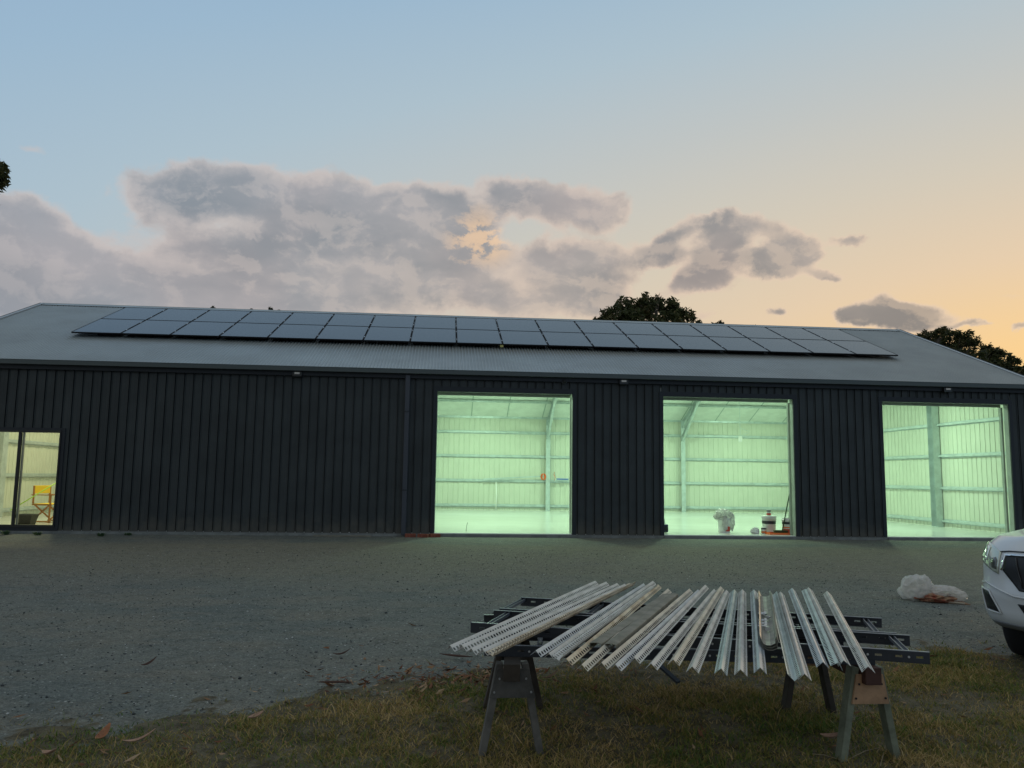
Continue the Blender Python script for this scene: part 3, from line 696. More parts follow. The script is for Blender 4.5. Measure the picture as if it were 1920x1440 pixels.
MB().box((-.17,-.05,.06),(.17,.05,.10)).build('head',mat('broom_head',(.05,.05,.02),.7),br,bevel=.01)
MB().box((-.165,-.045,.014),(.165,.045,.0595)).build('bristles',mat('bristle',(.08,.07,.02),.9),br)
MB().tube([(.03,0,.10),(.225,-.12,1.18)],.013,10).build('handle',mat('dark_green_pole',(.02,.05,.02),.4),br,True)
sq=empty('roller_pole',(7.93,.42,0),0,'thin grey pole leaning on the jamb just right of the broom','pole')
MB().tube([(0,0,.05),(.105,-.11,.85)],.009,8).build('handle',mat('grey_pole',(.28,.34,.30),.4),sq,True)
MB().tube([(-.05,0,.06),(.02,0,.17)],.018,8).build('grip',dark_lab,sq,True)
cp=empty('work_radio',(5.07,.72,0),0,'dark blue work radio with wire carry handle by the left jamb','radio')
MB().box((-.14,-.10,.01),(.145,.10,.20)).build('body',mat('navy_plastic',(.02,.035,.06),.4),cp,bevel=.03)
for x in (-.07,.08): MB().tube([(x,-.1005,.10),(x,-.115,.10)],.05,16).build('speaker_cone',rubber,cp)
MB().tube([(-.11,0,.19),(-.11,0,.30),(-.09,0,.33),(.06,0,.33),(.08,0,.30),(.08,0,.19)],.008,6).build('carry_handle',galv,cp,True)
# hanging pendant cord with plug (middle bay)
pc=empty('hanging_plug',(9.01,6.0,2.46),0,'white plug hanging on a thin cord from the ceiling of the middle bay','cord')
MB().tube([(0,0,.10),(.0,0,1.3),(-.02,0,2.4),(-.08,0,3.2)],.008,6).build('cord',galv,pc)
MB().box((-.05,-.03,-.08),(.05,.03,.10)).build('plug',white_p,pc,bevel=.01)
cb=MB().tube([(9.05,6,2.58),(9.25,6,2.66),(9.3,6,2.72),(9.15,6,2.76),(9.03,6,2.80)],.007,6).build('cord_loop',galv,pc); cb.location=(-9.01,-6,-2.46)
# on the back wall
oc=empty('orange_lead',(3.74,11.86,1.12),0,'orange extension lead coiled on the girt beside the back wall post','extension lead')
for k in range(4): MB().tube([(.07*math.cos(t)-.015*k,0.02*k,.13+.11*math.sin(t)) for t in np.linspace(0,2*math.pi,18)],.010,6,False).build('coil',orange,oc,True)
oc2=empty('orange_lead',(4.13,11.88,1.12),0,'small end of orange lead showing right of the back wall post','extension lead')
MB().tube([(0,0,0),(.03,0,.12),(-.02,0,.22),(0,0,.3)],.014,6).build('coil',orange,oc2,True)
bt=MB().box((4.22,11.86,1.15),(4.66,11.98,1.195)).build('tool_case',mat('blue_plastic',(.03,.12,.45),.5),None,bevel=.01); tag(bt,'long blue tool case lying on the back wall girt','tool case')
shf=MB().bar((1.5,11.98,1.13),(3.75,11.98,1.27),.02,.05).build('foil_strip',galv,None); tag(shf,'thin grey metal strip leaning along the back girt left of the post','metal strip')
rd_=MB().tube([(1.97,12.0,1.04),(1.99,11.95,.55),(1.97,11.9,.003)],.022,8).build('conduit',white_p,None,True); tag(rd_,'short white conduit standing against the back wall of the left bay','conduit')
for (x,y,h,lab) in ((.55,.55,.20,'thin wire stub standing up from the floor of the left doorway'),(5.55,4.6,.16,'thin wire stub rising from the floor of the middle bay')):
    st=MB().tube([(x,y,0),(x+.01,y,h*.6),(x+.03,y,h)],.005,5).build('wire_stub',rubber,None); tag(st,lab,'wire')
# room behind the window: director chair, tub, pole
dc=empty('director_chair',(-9.35,2.55,0),R(-15),'yellow canvas folding director chair seen through the window','chair')
tk=mat('teak',(.40,.17,.045),.5); yel=mat('yellow_canvas',(.85,.60,.05),.8)
for s in (-1,1):
    MB().bar((-.25,s*.26,.44),(-.25,s*.26,.86),.03,.03,(1,0,0)).build('back_post',tk,dc)
    MB().bar((-.28,s*.27,.65),(.28,s*.27,.65),.055,.02).build('armrest',tk,dc)
    MB().bar((.22,s*.27,.0),(.22,s*.27,.64),.03,.03,(1,0,0)).build('arm_post',tk,dc)
    MB().bar((-.26,s*.27,.42),(.26,s*.27,.42),.03,.03).build('seat_rail',tk,dc)
    MB().bar((-.26,s*.27,.03),(.26,s*.27,.03),.04,.03).build('foot_rail',tk,dc)
    MB().bar((s*.22,-.26,.06),(s*.22,.26,.41),.03,.025).build('cross_leg',tk,dc)
    MB().bar((s*.19,.26,.06),(s*.19,-.26,.41),.03,.025).build('cross_leg',tk,dc)
MB().box((-.262,-.27,.68),(-.238,.27,.87)).build('back_canvas',yel,dc,bevel=.004)
MB().box((-.24,-.255,.43),(.24,.255,.445)).build('seat_canvas',yel,dc)
tb=empty('plastic_tub',(-9.32,1.45,0),0,'black plastic tub on the floor behind the window glass','tub')
MB().box((-.13,-.12,.004),(.13,.12,.02)).add([(-.13,-.12,.02),(.13,-.12,.02),(.13,.12,.02),(-.13,.12,.02),(-.18,-.16,.235),(.18,-.16,.235),(.18,.16,.235),(-.18,.16,.235)],[(0,1,5,4),(1,2,6,5),(2,3,7,6),(3,0,4,7)]).build('shell',mat('tub_black',(.02,.018,.012),.6),tb,solid=.006)
MB().box((-.19,-.17,.23),(.19,-.15,.245)).box((-.19,.15,.23),(.19,.17,.245)).box((-.19,-.1495,.23),(-.17,.1495,.245)).box((.17,-.1495,.23),(.19,.1495,.245)).build('rim',mat('tub_grey',(.10,.10,.09),.6),tb)
lp=MB().tube([(-9.72,1.5,.32),(-8.80,1.9,1.05)],.012,8).build('pole',mat('lime_pole',(.55,.85,.12),.4,emis=None),None,True); tag(lp,'thin lime green pole slanting out of the black tub','pole')

# ------------------------------------------------------------------ along the wall base
def brick(x,y,rz,lab,m,s=1):
    o=MB().box((-.115*s,-.055,0),(.115*s,.055,.076)).build('brick',m,None,bevel=.004); o.location=(x,y,float(gh(np.array([x]),np.array([y]))[0])-.004); o.rotation_euler=(0,0,rz); tag(o,lab,'brick','bricks at the foot of the wall')
    o.location.z+=.0
brm=mat('red_brick',(.26,.075,.045),.9,var=.4,vscale=14,bump=.3); brp=mat('pale_brick',(.34,.20,.15),.9,var=.3,vscale=10,bump=.3)
brick(-.66,-.22,.1,'dark red brick at the foot of the wall, nearest the downpipe',brm)
brick(-.385,-.25,-.32,'dark red brick lying between the other two by the wall',brm)
brick(-.14,-.16,.3,'red brick with pale top face against the left doorway corner',brm)
pk=empty('timber_plank',(-2.08,-.22,float(gh(np.array([-2.1]),np.array([-.22]))[0])),R(-2),'weathered pale timber plank lying against the foot of the wall','plank')
MB().box((-.62,-.05,.0),(.60,.06,.028)).build('plank',mat('pale_timber',(.22,.205,.16),.85,var=.4,vscale=6,stretch=(1,8,8)),pk,bevel=.004)
def weed(x,y,n,h,lab,seed):
    r=random.Random(seed); mb=MB(); z=float(gh(np.array([x]),np.array([y]))[0])
    for k in range(n):
        a=r.uniform(0,6.28); l=h*r.uniform(.5,1.1); w=r.uniform(.006,.014); rr=r.uniform(0,.07); bx,by=rr*math.cos(a),rr*math.sin(a)
        dx,dy=math.cos(a)*l*.7,math.sin(a)*l*.7; sx,sy=-math.sin(a)*w,math.cos(a)*w
        mb.add([(bx-sx*.4,by-sy*.4,0),(bx+sx*.4,by+sy*.4,0),(bx+dx*.5+sx,by+dy*.5+sy,l*.6),(bx+dx*.5-sx,by+dy*.5-sy,l*.6),(bx+dx,by+dy,l*.75)],[(0,1,2,3),(3,2,4)])
    o=mb.build('weed',mat('weed_green',(.045,.09,.03),.7),None); o.location=(x,y,z); tag(o,lab,'weed','weeds along the wall base')
for i,(x,y,h,l) in enumerate(((-9.35,-.55,.10,'small green weed under the window, leftmost of the weeds'),(-8.85,-.30,.11,'leafy green weed under the window mullion'),(-8.2,-.35,.09,'low green weed below the right end of the window'),(-6.9,-.5,.09,'flat green weed below the ribbed wall right of the window'),(-6.45,-.28,.07,'tiny weed at the wall base, rightmost of the weeds'))):
    weed(x,y,60,h,l,i)

film2=film_mat(.80)
# plastic bag on the gravel
bx,by=6.02,-8.0; bz=float(gh(np.array([bx]),np.array([by]))[0])
bg_=empty('plastic_bag',(bx,by,bz),R(-25),'crumpled clear plastic bag with rusty red contents on the gravel','plastic bag')
blob('crumpled_film',film2,bg_,(.20,.17,.17),(-.13,0,.13),.34,2.1,5,5,1.2,-.13)
blob('crumpled_film',film2,bg_,(.26,.15,.10),(.12,-.01,.09),.38,2.3,15,5,1.2,-.09)
rs=mat('rusty_contents',(.28,.07,.04),.8,var=.6,vscale=12,col2=(.40,.26,.16))
blob('rusty_contents',rs,bg_,(.22,.12,.055),(.06,-.09,.05),.6,5,25,4,1,-.05)
MB().tube([(.10,-.14,.02),(.36,-.18,.012)],.012,6).build('stick',mat('pale_stick',(.42,.36,.28),.8),bg_)
MB().add([(.20,-.16,.004),(.42,-.19,.004),(.33,-.04,.03)],[(0,1,2)]).build('loose_flap',mat('brown_flap',(.24,.13,.07),.8),bg_,solid=.004)

# ------------------------------------------------------------------ sawhorses
def nails(pts,y,parent,m):
    for (x,z) in pts: MB().tube([(x,y,z),(x,y-.004,z)],.006,8).build('nail',m,parent)
def sawhorse(near,far,ztop,label,mats,plate_m,pw_top,pw_bot,pz0,pz1):
    ml,mf_,mbm=mats; (nl,nr),(fl,fr)=near,far
    o=empty('sawhorse',((nl[0]+nr[0])/2,(nl[1]+nr[1])/2,0),0,label,'sawhorse','sawhorses carrying the steel'); ox,oy=o.location.x,o.location.y
    cn=Vector(((nl[0]+nr[0])/2-ox,(nl[1]+nr[1])/2-oy,0)); cf=Vector(((fl[0]+fr[0])/2-ox,(fl[1]+fr[1])/2-oy,0))
    ax=(cf-cn).normalized()
    MB().bar(cn-ax*.10+Vector((0,0,ztop-.045)),cf+ax*.12+Vector((0,0,ztop-.045)),.09,.09).build('beam',mbm,o,bevel=.004)
    for (p,c,m,yo) in ((nl,cn,ml,0),(nr,cn,ml,0),(fl,cf,mf_,0),(fr,cf,mf_,0)):
        q=Vector((p[0]-ox,p[1]-oy,0)); g=float(gh(np.array([p[0]]),np.array([p[1]]))[0])
        sgn=-1 if q.x<c.x else 1
        top=c+Vector((sgn*.068,0,ztop-.012)); MB().bar((q.x,q.y,g-.01),top,.038,.07,(0,1,0)).build('leg',m,o,bevel=.003)
    for c,s in ((cn,-1),(cf,1)):
        y=c.y-.047 if s<0 else c.y+.047
        mb=MB().add([(c.x-pw_bot,y,pz0),(c.x+pw_bot,y,pz0),(c.x+pw_top,y,pz1),(c.x-pw_top,y,pz1)],[(0,1,2,3)])
        pl=mb.build('gusset_plate',plate_m,o,solid=.012)
        if s<0: nails([(c.x-pw_bot*.8,pz0+.03),(c.x+pw_bot*.8,pz0+.03),(c.x-pw_top*.85,pz1-.05),(c.x+pw_top*.85,pz1-.05)],y-.0065,pl,mat('nail_head',(.4,.4,.4),.4,metal=.6) if plate_m is wood_w2 else rubber)
wood_w2=mat('grey_weathered_ply',(.105,.098,.088),.85,var=.4,vscale=8,bump=.4,bscale=25)
wood_wl=mat('grey_weathered_leg',(.15,.138,.12),.85,var=.4,vscale=8,bump=.4,bscale=25)
sawhorse(((.245,-13.07),(.562,-13.10)),((.31,-12.28),(.66,-12.32)),.235,'weathered grey sawhorse under the left end of the steel',(wood_wl,wood_d,wood_d),wood_w2,.085,.125,.05,.20)
sawhorse(((2.185,-13.23),(2.51,-13.20)),((2.235,-12.41),(2.53,-12.45)),.235,'green treated pine sawhorse with tan plywood plate, right end',(wood_g,wood_d,wood_r),ply,.075,.105,.035,.19)

# ------------------------------------------------------------------ cable ladders
lad_m=mat('black_galv',(.045,.050,.060),.42,metal=.35,var=.3,vscale=5); lad_e=mat('ladder_lip',(.25,.28,.32),.35,metal=.5)
def ladder(A,B,Cc,z,label,h=.055,step=.58):
    """A,B near rail ends (right,left), Cc = far rail offset vector"""
    A=Vector((*A,0));B=Vector((*B,0)); off=Vector((*Cc,0)); d=(B-A).normalized(); Lh=(B-A).length
    o=empty('cable_ladder',(A.x,A.y,z),math.atan2(d.y,d.x),label,'cable ladder','black cable ladders stacked on the sawhorses')
    wv=off.length*(1 if d.cross(off).z>0 else -1)
    for yy,s in ((0,1 if wv>0 else -1),(wv,-1 if wv>0 else 1)):
        mb=MB(); pit=.10; n=int(Lh/pit)
        # web with real slots
        for i in range(n):
            x0=i*pit; x1=x0+pit if i<n-1 else Lh; a,b=x0+.03,x0+.065; z0,z1=h*.42,h*.62
            for (p,q,r_,t_) in ((x0,a,0,h),(b,x1,0,h),(a,b,0,z0),(a,b,z1,h)): mb.add([(p,yy,r_),(q,yy,r_),(q,yy,t_),(p,yy,t_)],[(0,1,2,3)])
        mb.build('side_rail',lad_m,o,solid=.003)
        ra=[x for x in bpy.data.objects if x.parent==o][-1]
        for zz in (0,h): MB().box((0,min(yy,yy+s*.018),zz-.0015+(.0018 if zz else -.0018)),(Lh,max(yy,yy+s*.018),zz+.0015+(.0018 if zz else -.0018))).build('lip',lad_e if zz else lad_m,ra)
        mb=MB()
        for i in range(1,n,2): mb.tube([(i*pit,yy-s*.002,h*.5),(i*pit,yy-s*.006,h*.5)],.006,8)
        mb.build('bolt_heads',alu,ra)
    x=.10; ya,yb=min(0,wv)+.003,max(0,wv)-.003
    while x<Lh:
        mb=MB().box((x-.016,ya,h*.55),(x-.012,yb,h*.90)).box((x+.012,ya,h*.55),(x+.016,yb,h*.90)).box((x-.0118,ya,h*.55),(x+.0118,yb,h*.58))
        mb.build('rung',mat('rung_steel',(.20,.22,.25),.35,metal=.5),o); x+=step
    return o
ladder((2.39,-13.25),(.255,-12.98),(.05,.46),.238,'black cable ladder lowest in the stack, along the sawhorse tops')
ladder((2.554,-13.494),(.190,-12.62),(.121,.47),.297,'black cable ladder on top, nearest the viewer, its end jutting out at right')
ladder((2.675,-12.985),(.400,-12.10),(.104,.53),.297,'black cable ladder on top, farthest from the viewer')
ladder((2.40,-12.70),(.25,-12.45),(.05,.46),.238,'black cable ladder lowest in the stack, behind the front one')

# ------------------------------------------------------------------ slotted steel angles
Llen,LEG,PITCH=2.64,.040,.035
def angle_mesh(name,leg=LEG,L=Llen,holes=True):
    mb=MB(); n=int(L/PITCH); c=math.cos(R(45))
    rows=[0,.42,.84,1.]
    for s in (-1,1):
        def P(u,x): return (s*u*leg*c,x,-u*leg*c)
        if holes:
            mb.add([P(0,0),P(rows[1],0),P(rows[1],L),P(0,L)],[(0,1,2,3)]); mb.add([P(rows[2],0),P(1,0),P(1,L),P(rows[2],L)],[(0,1,2,3)])
            for i in range(n):
                x0=i*PITCH; x1=L if i==n-1 else x0+PITCH; a,b=x0+.006,x0+.0255; u0,u1=rows[1],rows[2]
                # teardrop-like slot: hexagonal hole
                cx=(a+b)/2; um=(u0+u1)/2
                H=[(u0,a+.002),(um,a-.001),(u1,a+.004),(u1,b-.002),(um,b+.001),(u0,b-.001)]
                O=[(u0,x0),(um,x0),(u1,x0),(u1,x1),(um,x1),(u0,x1)]
                vs=[P(*q) for q in O]+[P(*q) for q in H]
                mb.add(vs,[(0,1,7,6),(1,2,8,7),(3,4,10,9),(4,5,11,10)])
        else: mb.add([P(0,0),P(1,0),P(1,L),P(0,L)],[(0,1,2,3)])
    me=bpy.data.meshes.new(name); me.from_pydata(mb.v,[],mb.f); me.update(); return me
def railmat(name,c,c2,metal=.15,rough=.5): return mat(name,c,rough,metal=metal,var=.3,vscale=4,col2=c2,bump=.08,bscale=60)
pal=dict(w=railmat('painted_steel_white',(.60,.59,.56),(.46,.45,.41)),c=railmat('painted_steel_cream',(.62,.57,.47),(.48,.43,.34)),
 b=railmat('galv_steel_blue',(.52,.56,.60),(.40,.44,.48),.35,.42),t=railmat('stained_steel_tan',(.66,.57,.42),(.38,.28,.17)),g=railmat('galv_steel_pale_green',(.50,.58,.57),(.39,.47,.46),.3,.42))
me_proto={}
RAILS=[ # near x,y, far x,y, roll, material, trough?, label
(0.056,-13.465,1.274,-10.963,2,'w',0,'cream perforated steel angle, leftmost of the whole row'),
(0.115,-13.448,1.356,-11.009,2,'w',0,'pale perforated steel angle, second from the left'),
(0.160,-13.538,1.426,-11.102,2,'w',0,'pale perforated steel angle, third from the left'),
(0.215,-13.557,1.479,-11.147,2,'w',0,'pale perforated steel angle, fourth from the left, beside the stained trough'),
(0.262,-13.592,1.572,-11.052,-18,'t',1,'tan stained perforated angle lying open side up, fifth from left'),
(0.475,-13.580,1.645,-11.098,4,'b',0,'bluish perforated angle, first one right of the gap at left'),
(0.530,-13.649,1.761,-10.952,2,'w',0,'perforated angle between the bluish one and the dented trough'),
(0.572,-13.699,1.700,-11.250,-15,'w',1,'dented grey perforated angle lying open side up, right of the bluish one'),
(0.596,-13.770,1.745,-11.170,0,'t',0,'upper of the two tan perforated angles left of the plain strips'),
(0.650,-13.880,1.760,-11.400,0,'c',0,'lower of the two tan perforated angles, its near end lowest of the left half'),
(0.748,-13.846,1.929,-11.405,2,'c',0,'glossy cream perforated angle right of the two plain weathered strips'),
(0.805,-13.878,1.983,-11.447,0,'b',0,'perforated angle with bluish face beside the glossy cream one'),
(0.925,-13.741,2.130,-11.180,0,'w',0,'upper of the pale pair of angles over the loose strap'),
(0.975,-13.866,2.120,-11.420,0,'w',0,'lower of the pale pair of angles over the loose strap'),
(1.100,-13.793,2.225,-11.270,0,'c',0,'left of the last close pair of angles before the upright singles'),
(1.148,-13.930,2.200,-11.470,0,'w',0,'right of the last close pair of angles before the upright singles'),
(1.269,-13.970,2.274,-11.443,6,'g',0,'single ridge up angle, first one right of the broad creamy angle'),
(1.349,-13.995,2.337,-11.442,0,'w',0,'single ridge up angle, middle of the three evenly spaced singles'),
(1.456,-13.954,2.430,-11.441,0,'b',0,'single ridge up angle just left of the short bolt filled channel'),
(1.545,-14.110,2.530,-11.564,0,'g',1,'widest trough shaped angle, first one right of the bolt filled channel'),
(1.606,-14.081,2.591,-11.563,0,'w',0,'ridge up angle joined to the right side of the wide trough'),
(1.800,-13.857,2.778,-11.349,2,'b',0,'perforated angle with a cut mark near its far end'),
(1.868,-13.870,2.870,-11.400,18,'g',0,'pale green angle with both faces showing, second from the right end'),
(1.915,-13.830,2.925,-11.320,-6,'w',0,'angle mostly hidden under the pale green one, only its tip showing'),
(1.968,-13.952,2.982,-11.517,-2,'w',0,'rightmost perforated angle of the row, over the plywood plate'),
]
ZR=.392
for i,(x0,y0,x1,y1,roll,mk,tr,lab) in enumerate(RAILS):
    if mk not in me_proto: me_proto[mk]=angle_mesh('perforated_angle_'+mk); me_proto[mk].materials.append(pal[mk])
    o=bpy.data.objects.new('steel_angle',me_proto[mk]); C.objects.link(o)
    d=Vector((x1-x0,y1-y0,0)); Lr=d.length; th=math.atan2(-d.x,d.y)
    o.rotation_euler=(0,R((180 if tr else 0)-roll*(0.6)),0); 
    o.rotation_euler=(Matrix.Rotation(th,4,'Z')@Matrix.Rotation(R((180 if tr else 0)+roll),4,'Y')).to_euler()
    o.location=(x0,y0,ZR-(LEG*.72 if tr else 0)+random.uniform(-.0015,.0015)+(.004 if tr else 0)); o.scale=(1,Lr/Llen,1)
    md=o.modifiers.new('solid','SOLIDIFY'); md.thickness=.0010
    tag(o,lab,'steel angle','perforated steel angles laid across the ladders')
# plain weathered strips
ws=mat('weathered_strip',(.24,.22,.17),.7,var=.4,vscale=8,col2=(.16,.15,.11))
for k,(x0,y0,x1,y1,lab) in enumerate(((.80,-13.43,1.66,-11.72,'short plain weathered channel without holes, left of two'),(.87,-13.46,1.72,-11.69,'short plain weathered channel without holes, right of two'))):
    o=MB().prof((x0,y0,ZR+.0),(x1,y1,ZR),[(-.03,-.022),(-.03,.0),(-.008,.004),(.008,.004),(.03,0),(.03,-.022)]).build('steel_channel',ws,None,solid=.003); tag(o,lab,'steel channel','short plain channels')
# nested short channels with bolts
x0,y0,x1,y1=1.70,-13.46,2.375,-11.78
for k,lab in enumerate(('short grey channel at the bottom of the nested stack','short grey channel in the middle of the nested stack','short grey channel on top of the nested stack, holding the bolts')):
    w0=.036; o=MB().prof((x0,y0,.372+k*.010),(x1,y1,.372+k*.010),[(-w0-.006,.040),(-w0,.030),(-w0,.006),(-.012,-.006),(.012,-.006),(w0,.006),(w0,.030),(w0+.006,.040)]).build('nested_channel',mat('old_galv',(.30,.30,.26),.4,metal=.4,var=.3,vscale=10),None,solid=.002); tag(o,lab,'steel channel','nested channels holding bolts')
    o.location=(0,-.012*(2-k),0)
d=Vector((x1-x0,y1-y0,0)).normalized()
for k in range(7):
    p=Vector((x0,y0,.405))+d*(.36+k*.095+random.uniform(-.01,.01))
    o=empty('bolt',p,random.uniform(0,3),'%s shiny bolt from the near end, lying in the nested channel'%ORD[k],'bolt','bolts lying in the channel')
    MB().tube([(0,0,0),(.014,0,0)],.013,6).build('head',alu,o); MB().tube([(.0141,0,0),(.05,0,-.002)],.006,8).build('shank',alu,o)
# strut hanging under the rails
o=MB().bar((1.19,-13.17,.235),(1.27,-13.30,.165),.03,.012).build('loose_strap',lad_m,None); tag(o,'short dark strap hanging below the middle of the cable ladders','strap')
# curled bark / leaves that read as separate things
def curl(px,py,L,Wd,rz,m,lab,name='curled_leaf',amt=1.6):
    d=ray(px,py); z=-.27
    for _ in range(8):
        t=(z-CAM.z)/d.z; p=CAM+d*t; z=float(gh(np.array([p.x]),np.array([p.y]))[0])
    mb=MB(); n=10; k=7; vs=[]
    for i in range(n+1):
        u=i/n; ww=Wd*math.sin(math.pi*min(.97,max(.03,u)))**.7; lift=.02+.5*L*(u-.3)**2*amt
        for j in range(k+1):
            v=(j/k-.5)*2; a=v*1.1; vs.append((L*(u-.5),ww*math.sin(a)*.8,lift+ww*(1-math.cos(a))*.9))
    fs=[(i*(k+1)+j,i*(k+1)+j+1,(i+1)*(k+1)+j+1,(i+1)*(k+1)+j) for i in range(n) for j in range(k)]
    o=mb.add(vs,fs).build(name,m,None,True,solid=.0015); o.location=(p.x,p.y,z+.004); o.rotation_euler=(.1,.05,rz); tag(o,lab,'leaf' if 'leaf' in name else 'bark')
lo_=mat('orange_leaf',(.34,.13,.05),.6,var=.4,vscale=20); lp_=mat('pink_leaf',(.42,.25,.17),.6,var=.4,vscale=20); lt_=mat('tan_bark',(.20,.12,.075),.8,var=.4,vscale=9); ld_=mat('dark_bark',(.07,.03,.02),.8,var=.4,vscale=9)
curl(189,1392,.12,.035,1.4,lo_,'curled orange leaf standing up on the gravel edge at bottom left',amt=2.2)
curl(258,1398,.16,.018,.35,lp_,'long pale curved leaf right of the upright orange leaf')
curl(92,1424,.12,.03,-.6,lp_,'pinkish leaf at the bottom left corner of the turf')
curl(478,1353,.09,.03,.5,lp_,'pinkish leaf on the turf edge between the left corner and sawhorse')
curl(1560,1392,.13,.035,-.6,lp_,'curled pinkish white leaf beside the right sawhorse front leg')
curl(1030,1277,.13,.016,.5,lt_,'pale tan bark strip just right of the left sawhorse','bark_strip')
curl(855,1237,.30,.022,-.45,ld_,'dark curved bark strip on gravel left of the left sawhorse','bark_strip',.3)
curl(628,1287,.26,.02,.05,ld_,'dark bark strip lying on gravel above the turf edge','bark_strip',.15)
curl(277,1252,.13,.018,1.0,ld_,'dark reddish leaf standing alone on the left gravel')
curl(640,1233,.14,.018,.1,ld_,'reddish leaf on gravel above the long dark bark strip')
for i,(a,b,lab) in enumerate((((1503,1413),(1582,1430),'pale dry twig in front of the right sawhorse, left of its leg'),((1590,1424),(1650,1405),'pale dry twig between the two front legs of the right sawhorse'),((1650,1438),(1660,1402),'pale dry twig standing up beside the right front leg'))):
    q=[]
    for (px,py) in (a,b):
        d=ray(px,py); t=(-.262-CAM.z)/d.z; q.append(CAM+d*t)
    q=[q[0],(q[0]+q[1])/2+Vector((.01,.01,.014)),q[1]+Vector((0,0,.01))]
    o=MB().tube(q,[.003,.0025,.0015],5).build('twig',mat('dry_twig',(.30,.24,.15),.8),None); tag(o,lab,'twig','dry twigs on the turf')

# ------------------------------------------------------------------ trees
leafm=varmat('gum_leaves',[(0,(.030,.040,.016)),(.5,(.075,.085,.032)),(.85,(.14,.12,.05)),(1,(.22,.17,.08))],.6,.4)
barkm=mat('gum_bark',(.14,.115,.09),.9,var=.4,vscale=4,bump=.5,bscale=14)
def tree(base,clumps,nleaf,ls,label,name='gum_tree',seed=0,droop=.5,pw=2.2,group='gum trees beyond the shed'):
    r=np.random.default_rng(seed); bxyz=Vector(base)
    o=empty(name,base,0,label,'tree',group)
    cl=np.array([(c[0]-base[0],c[1]-base[1],c[2]-base[2],c[3]) for c in clumps])
    # limbs
    cen=cl[:,:3].mean(0); H=cen[2]
    mb=MB(); fork=Vector((cen[0]*.25,cen[1]*.25,H*.52))
    mb.tube([(0,0,-.3),(0.05,0,H*.25),tuple(fork)],[H*.035,H*.026,H*.02],9)
    tr_=mb.build('trunk',barkm,o,True); mb=MB()
    for c in cl:
        e=Vector(c[:3]); m_=fork.lerp(e,.5)+Vector((0,0,-.06*H)); mb.tube([tuple(fork),tuple(m_),tuple(e)],[H*.014,H*.008,H*.003],6)
        for k in range(5):
            a=Vector(r.normal(0,1,3)); a.normalize(); mb.tube([tuple(e-(e-m_)*.3),tuple(e+a*c[3]*.75)],[H*.004,H*.0012],5)
    mb.build('limbs',barkm,tr_,True)
    wts=cl[:,3]**pw; wts/=wts.sum(); pass
    # leaves in sub-tufts
    ntuft=max(8,nleaf//26); ti=r.choice(len(cl),ntuft,p=wts); td=r.normal(0,1,(ntuft,3)); td/=np.linalg.norm(td,axis=1)[:,None]
    tc_=cl[ti,:3]+td*(cl[ti,3]*r.uniform(.35,1.05,ntuft)**.8)[:,None]*np.array([1,1,.82])
    k=r.integers(0,ntuft,nleaf); ts=cl[ti,3]*.17
    P=tc_[k]+r.normal(0,1,(nleaf,3))*ts[k][:,None]
    th=r.uniform(0,2*np.pi,nleaf); dr=r.uniform(-.2,1,nleaf)*droop*2
    d=np.stack([np.cos(th),np.sin(th),-dr],1); d/=np.linalg.norm(d,axis=1)[:,None]
    s=np.cross(d,r.normal(0,1,(nleaf,3))); s/=np.linalg.norm(s,axis=1)[:,None]
    L=(ls*r.uniform(.6,1.4,nleaf))[:,None]; w=L*.30
    V=np.stack([P-d*L,P+s*w,P+d*L,P-s*w],1).reshape(-1,3); i=np.arange(nleaf)[:,None]*4
    A=np.concatenate([i+np.array([[0,1,2]]),i+np.array([[0,2,3]])])
    tone=np.clip(r.normal(.42,.2,nleaf)+r.normal(0,.18,ntuft)[k],0,1); tone=np.tile(tone,2)
    npmesh('crown',V,A,leafm,tone,o); return o
def at_y(px,py,Y):
    d=ray(px,py); t=(Y-CAM.y)/d.y; return CAM+d*t
def clumps_px(lst,Y,seed):
    r=random.Random(seed); out=[]
    for (px,py,rad) in lst:
        yy=Y+r.uniform(-1.5,1.5); p=at_y(px,py,yy); k=(yy-CAM.y)/F; out.append((p.x,yy,p.z,rad*k))
    return out
Yt=30
c1=clumps_px([(1150,594,22),(1170,575,22),(1200,566,18),(1228,567,18),(1255,578,20),(1280,592,20),(1300,603,14),(1215,585,30),(1180,600,26),(1250,604,26),(1128,602,14),(1160,625,30),(1220,625,34),(1275,625,28),(1190,655,34),(1245,655,30)],Yt,1)
tree((13.2,Yt,-.3),c1,11500,.17,'broad round gum crown behind the middle of the solar panels',seed=1,droop=.7)
c2=clumps_px([(1345,612,12),(1335,620,12),(1350,624,12),(1342,640,18)],48,2)
tree((24,48,-.3),c2,1600,.2,'tiny tree top right of the broad crown, left of two',seed=2)
c3=clumps_px([(1412,609,7),(1414,616,8),(1408,622,8),(1413,636,14)],50,3)
tree((27.5,50,-.3),c3,900,.17,'tiniest tree top over the panels, right of two',seed=3)
c4=clumps_px([(1738,627,16),(1762,622,14),(1785,626,18),(1808,632,18),(1822,645,18),(1775,645,26),(1745,642,18),(1828,665,18),(1800,665,28),(1775,680,34),(1820,695,34)],34,4)
tree((31,34,-.3),c4,9000,.15,'dark gum tree rising beside the right slope of the roof',seed=4)
c5=clumps_px([(1850,660,14),(1868,664,14),(1885,668,12),(1900,678,12),(1862,682,20),(1888,692,20),(1915,692,12),(1930,700,16),(1880,715,28),(1910,720,26)],37,5)
tree((37,37,-.3),c5,8000,.16,'lower thin gum tree at the right edge behind the roof slope',seed=5)
c6=clumps_px([(366,581,4),(378,583,3),(399,578,4),(471,582,4),(508,580,5),(523,584,3.5),(375,592,7),(400,592,7),(470,596,7),(512,594,7),(440,610,22)],26,6)
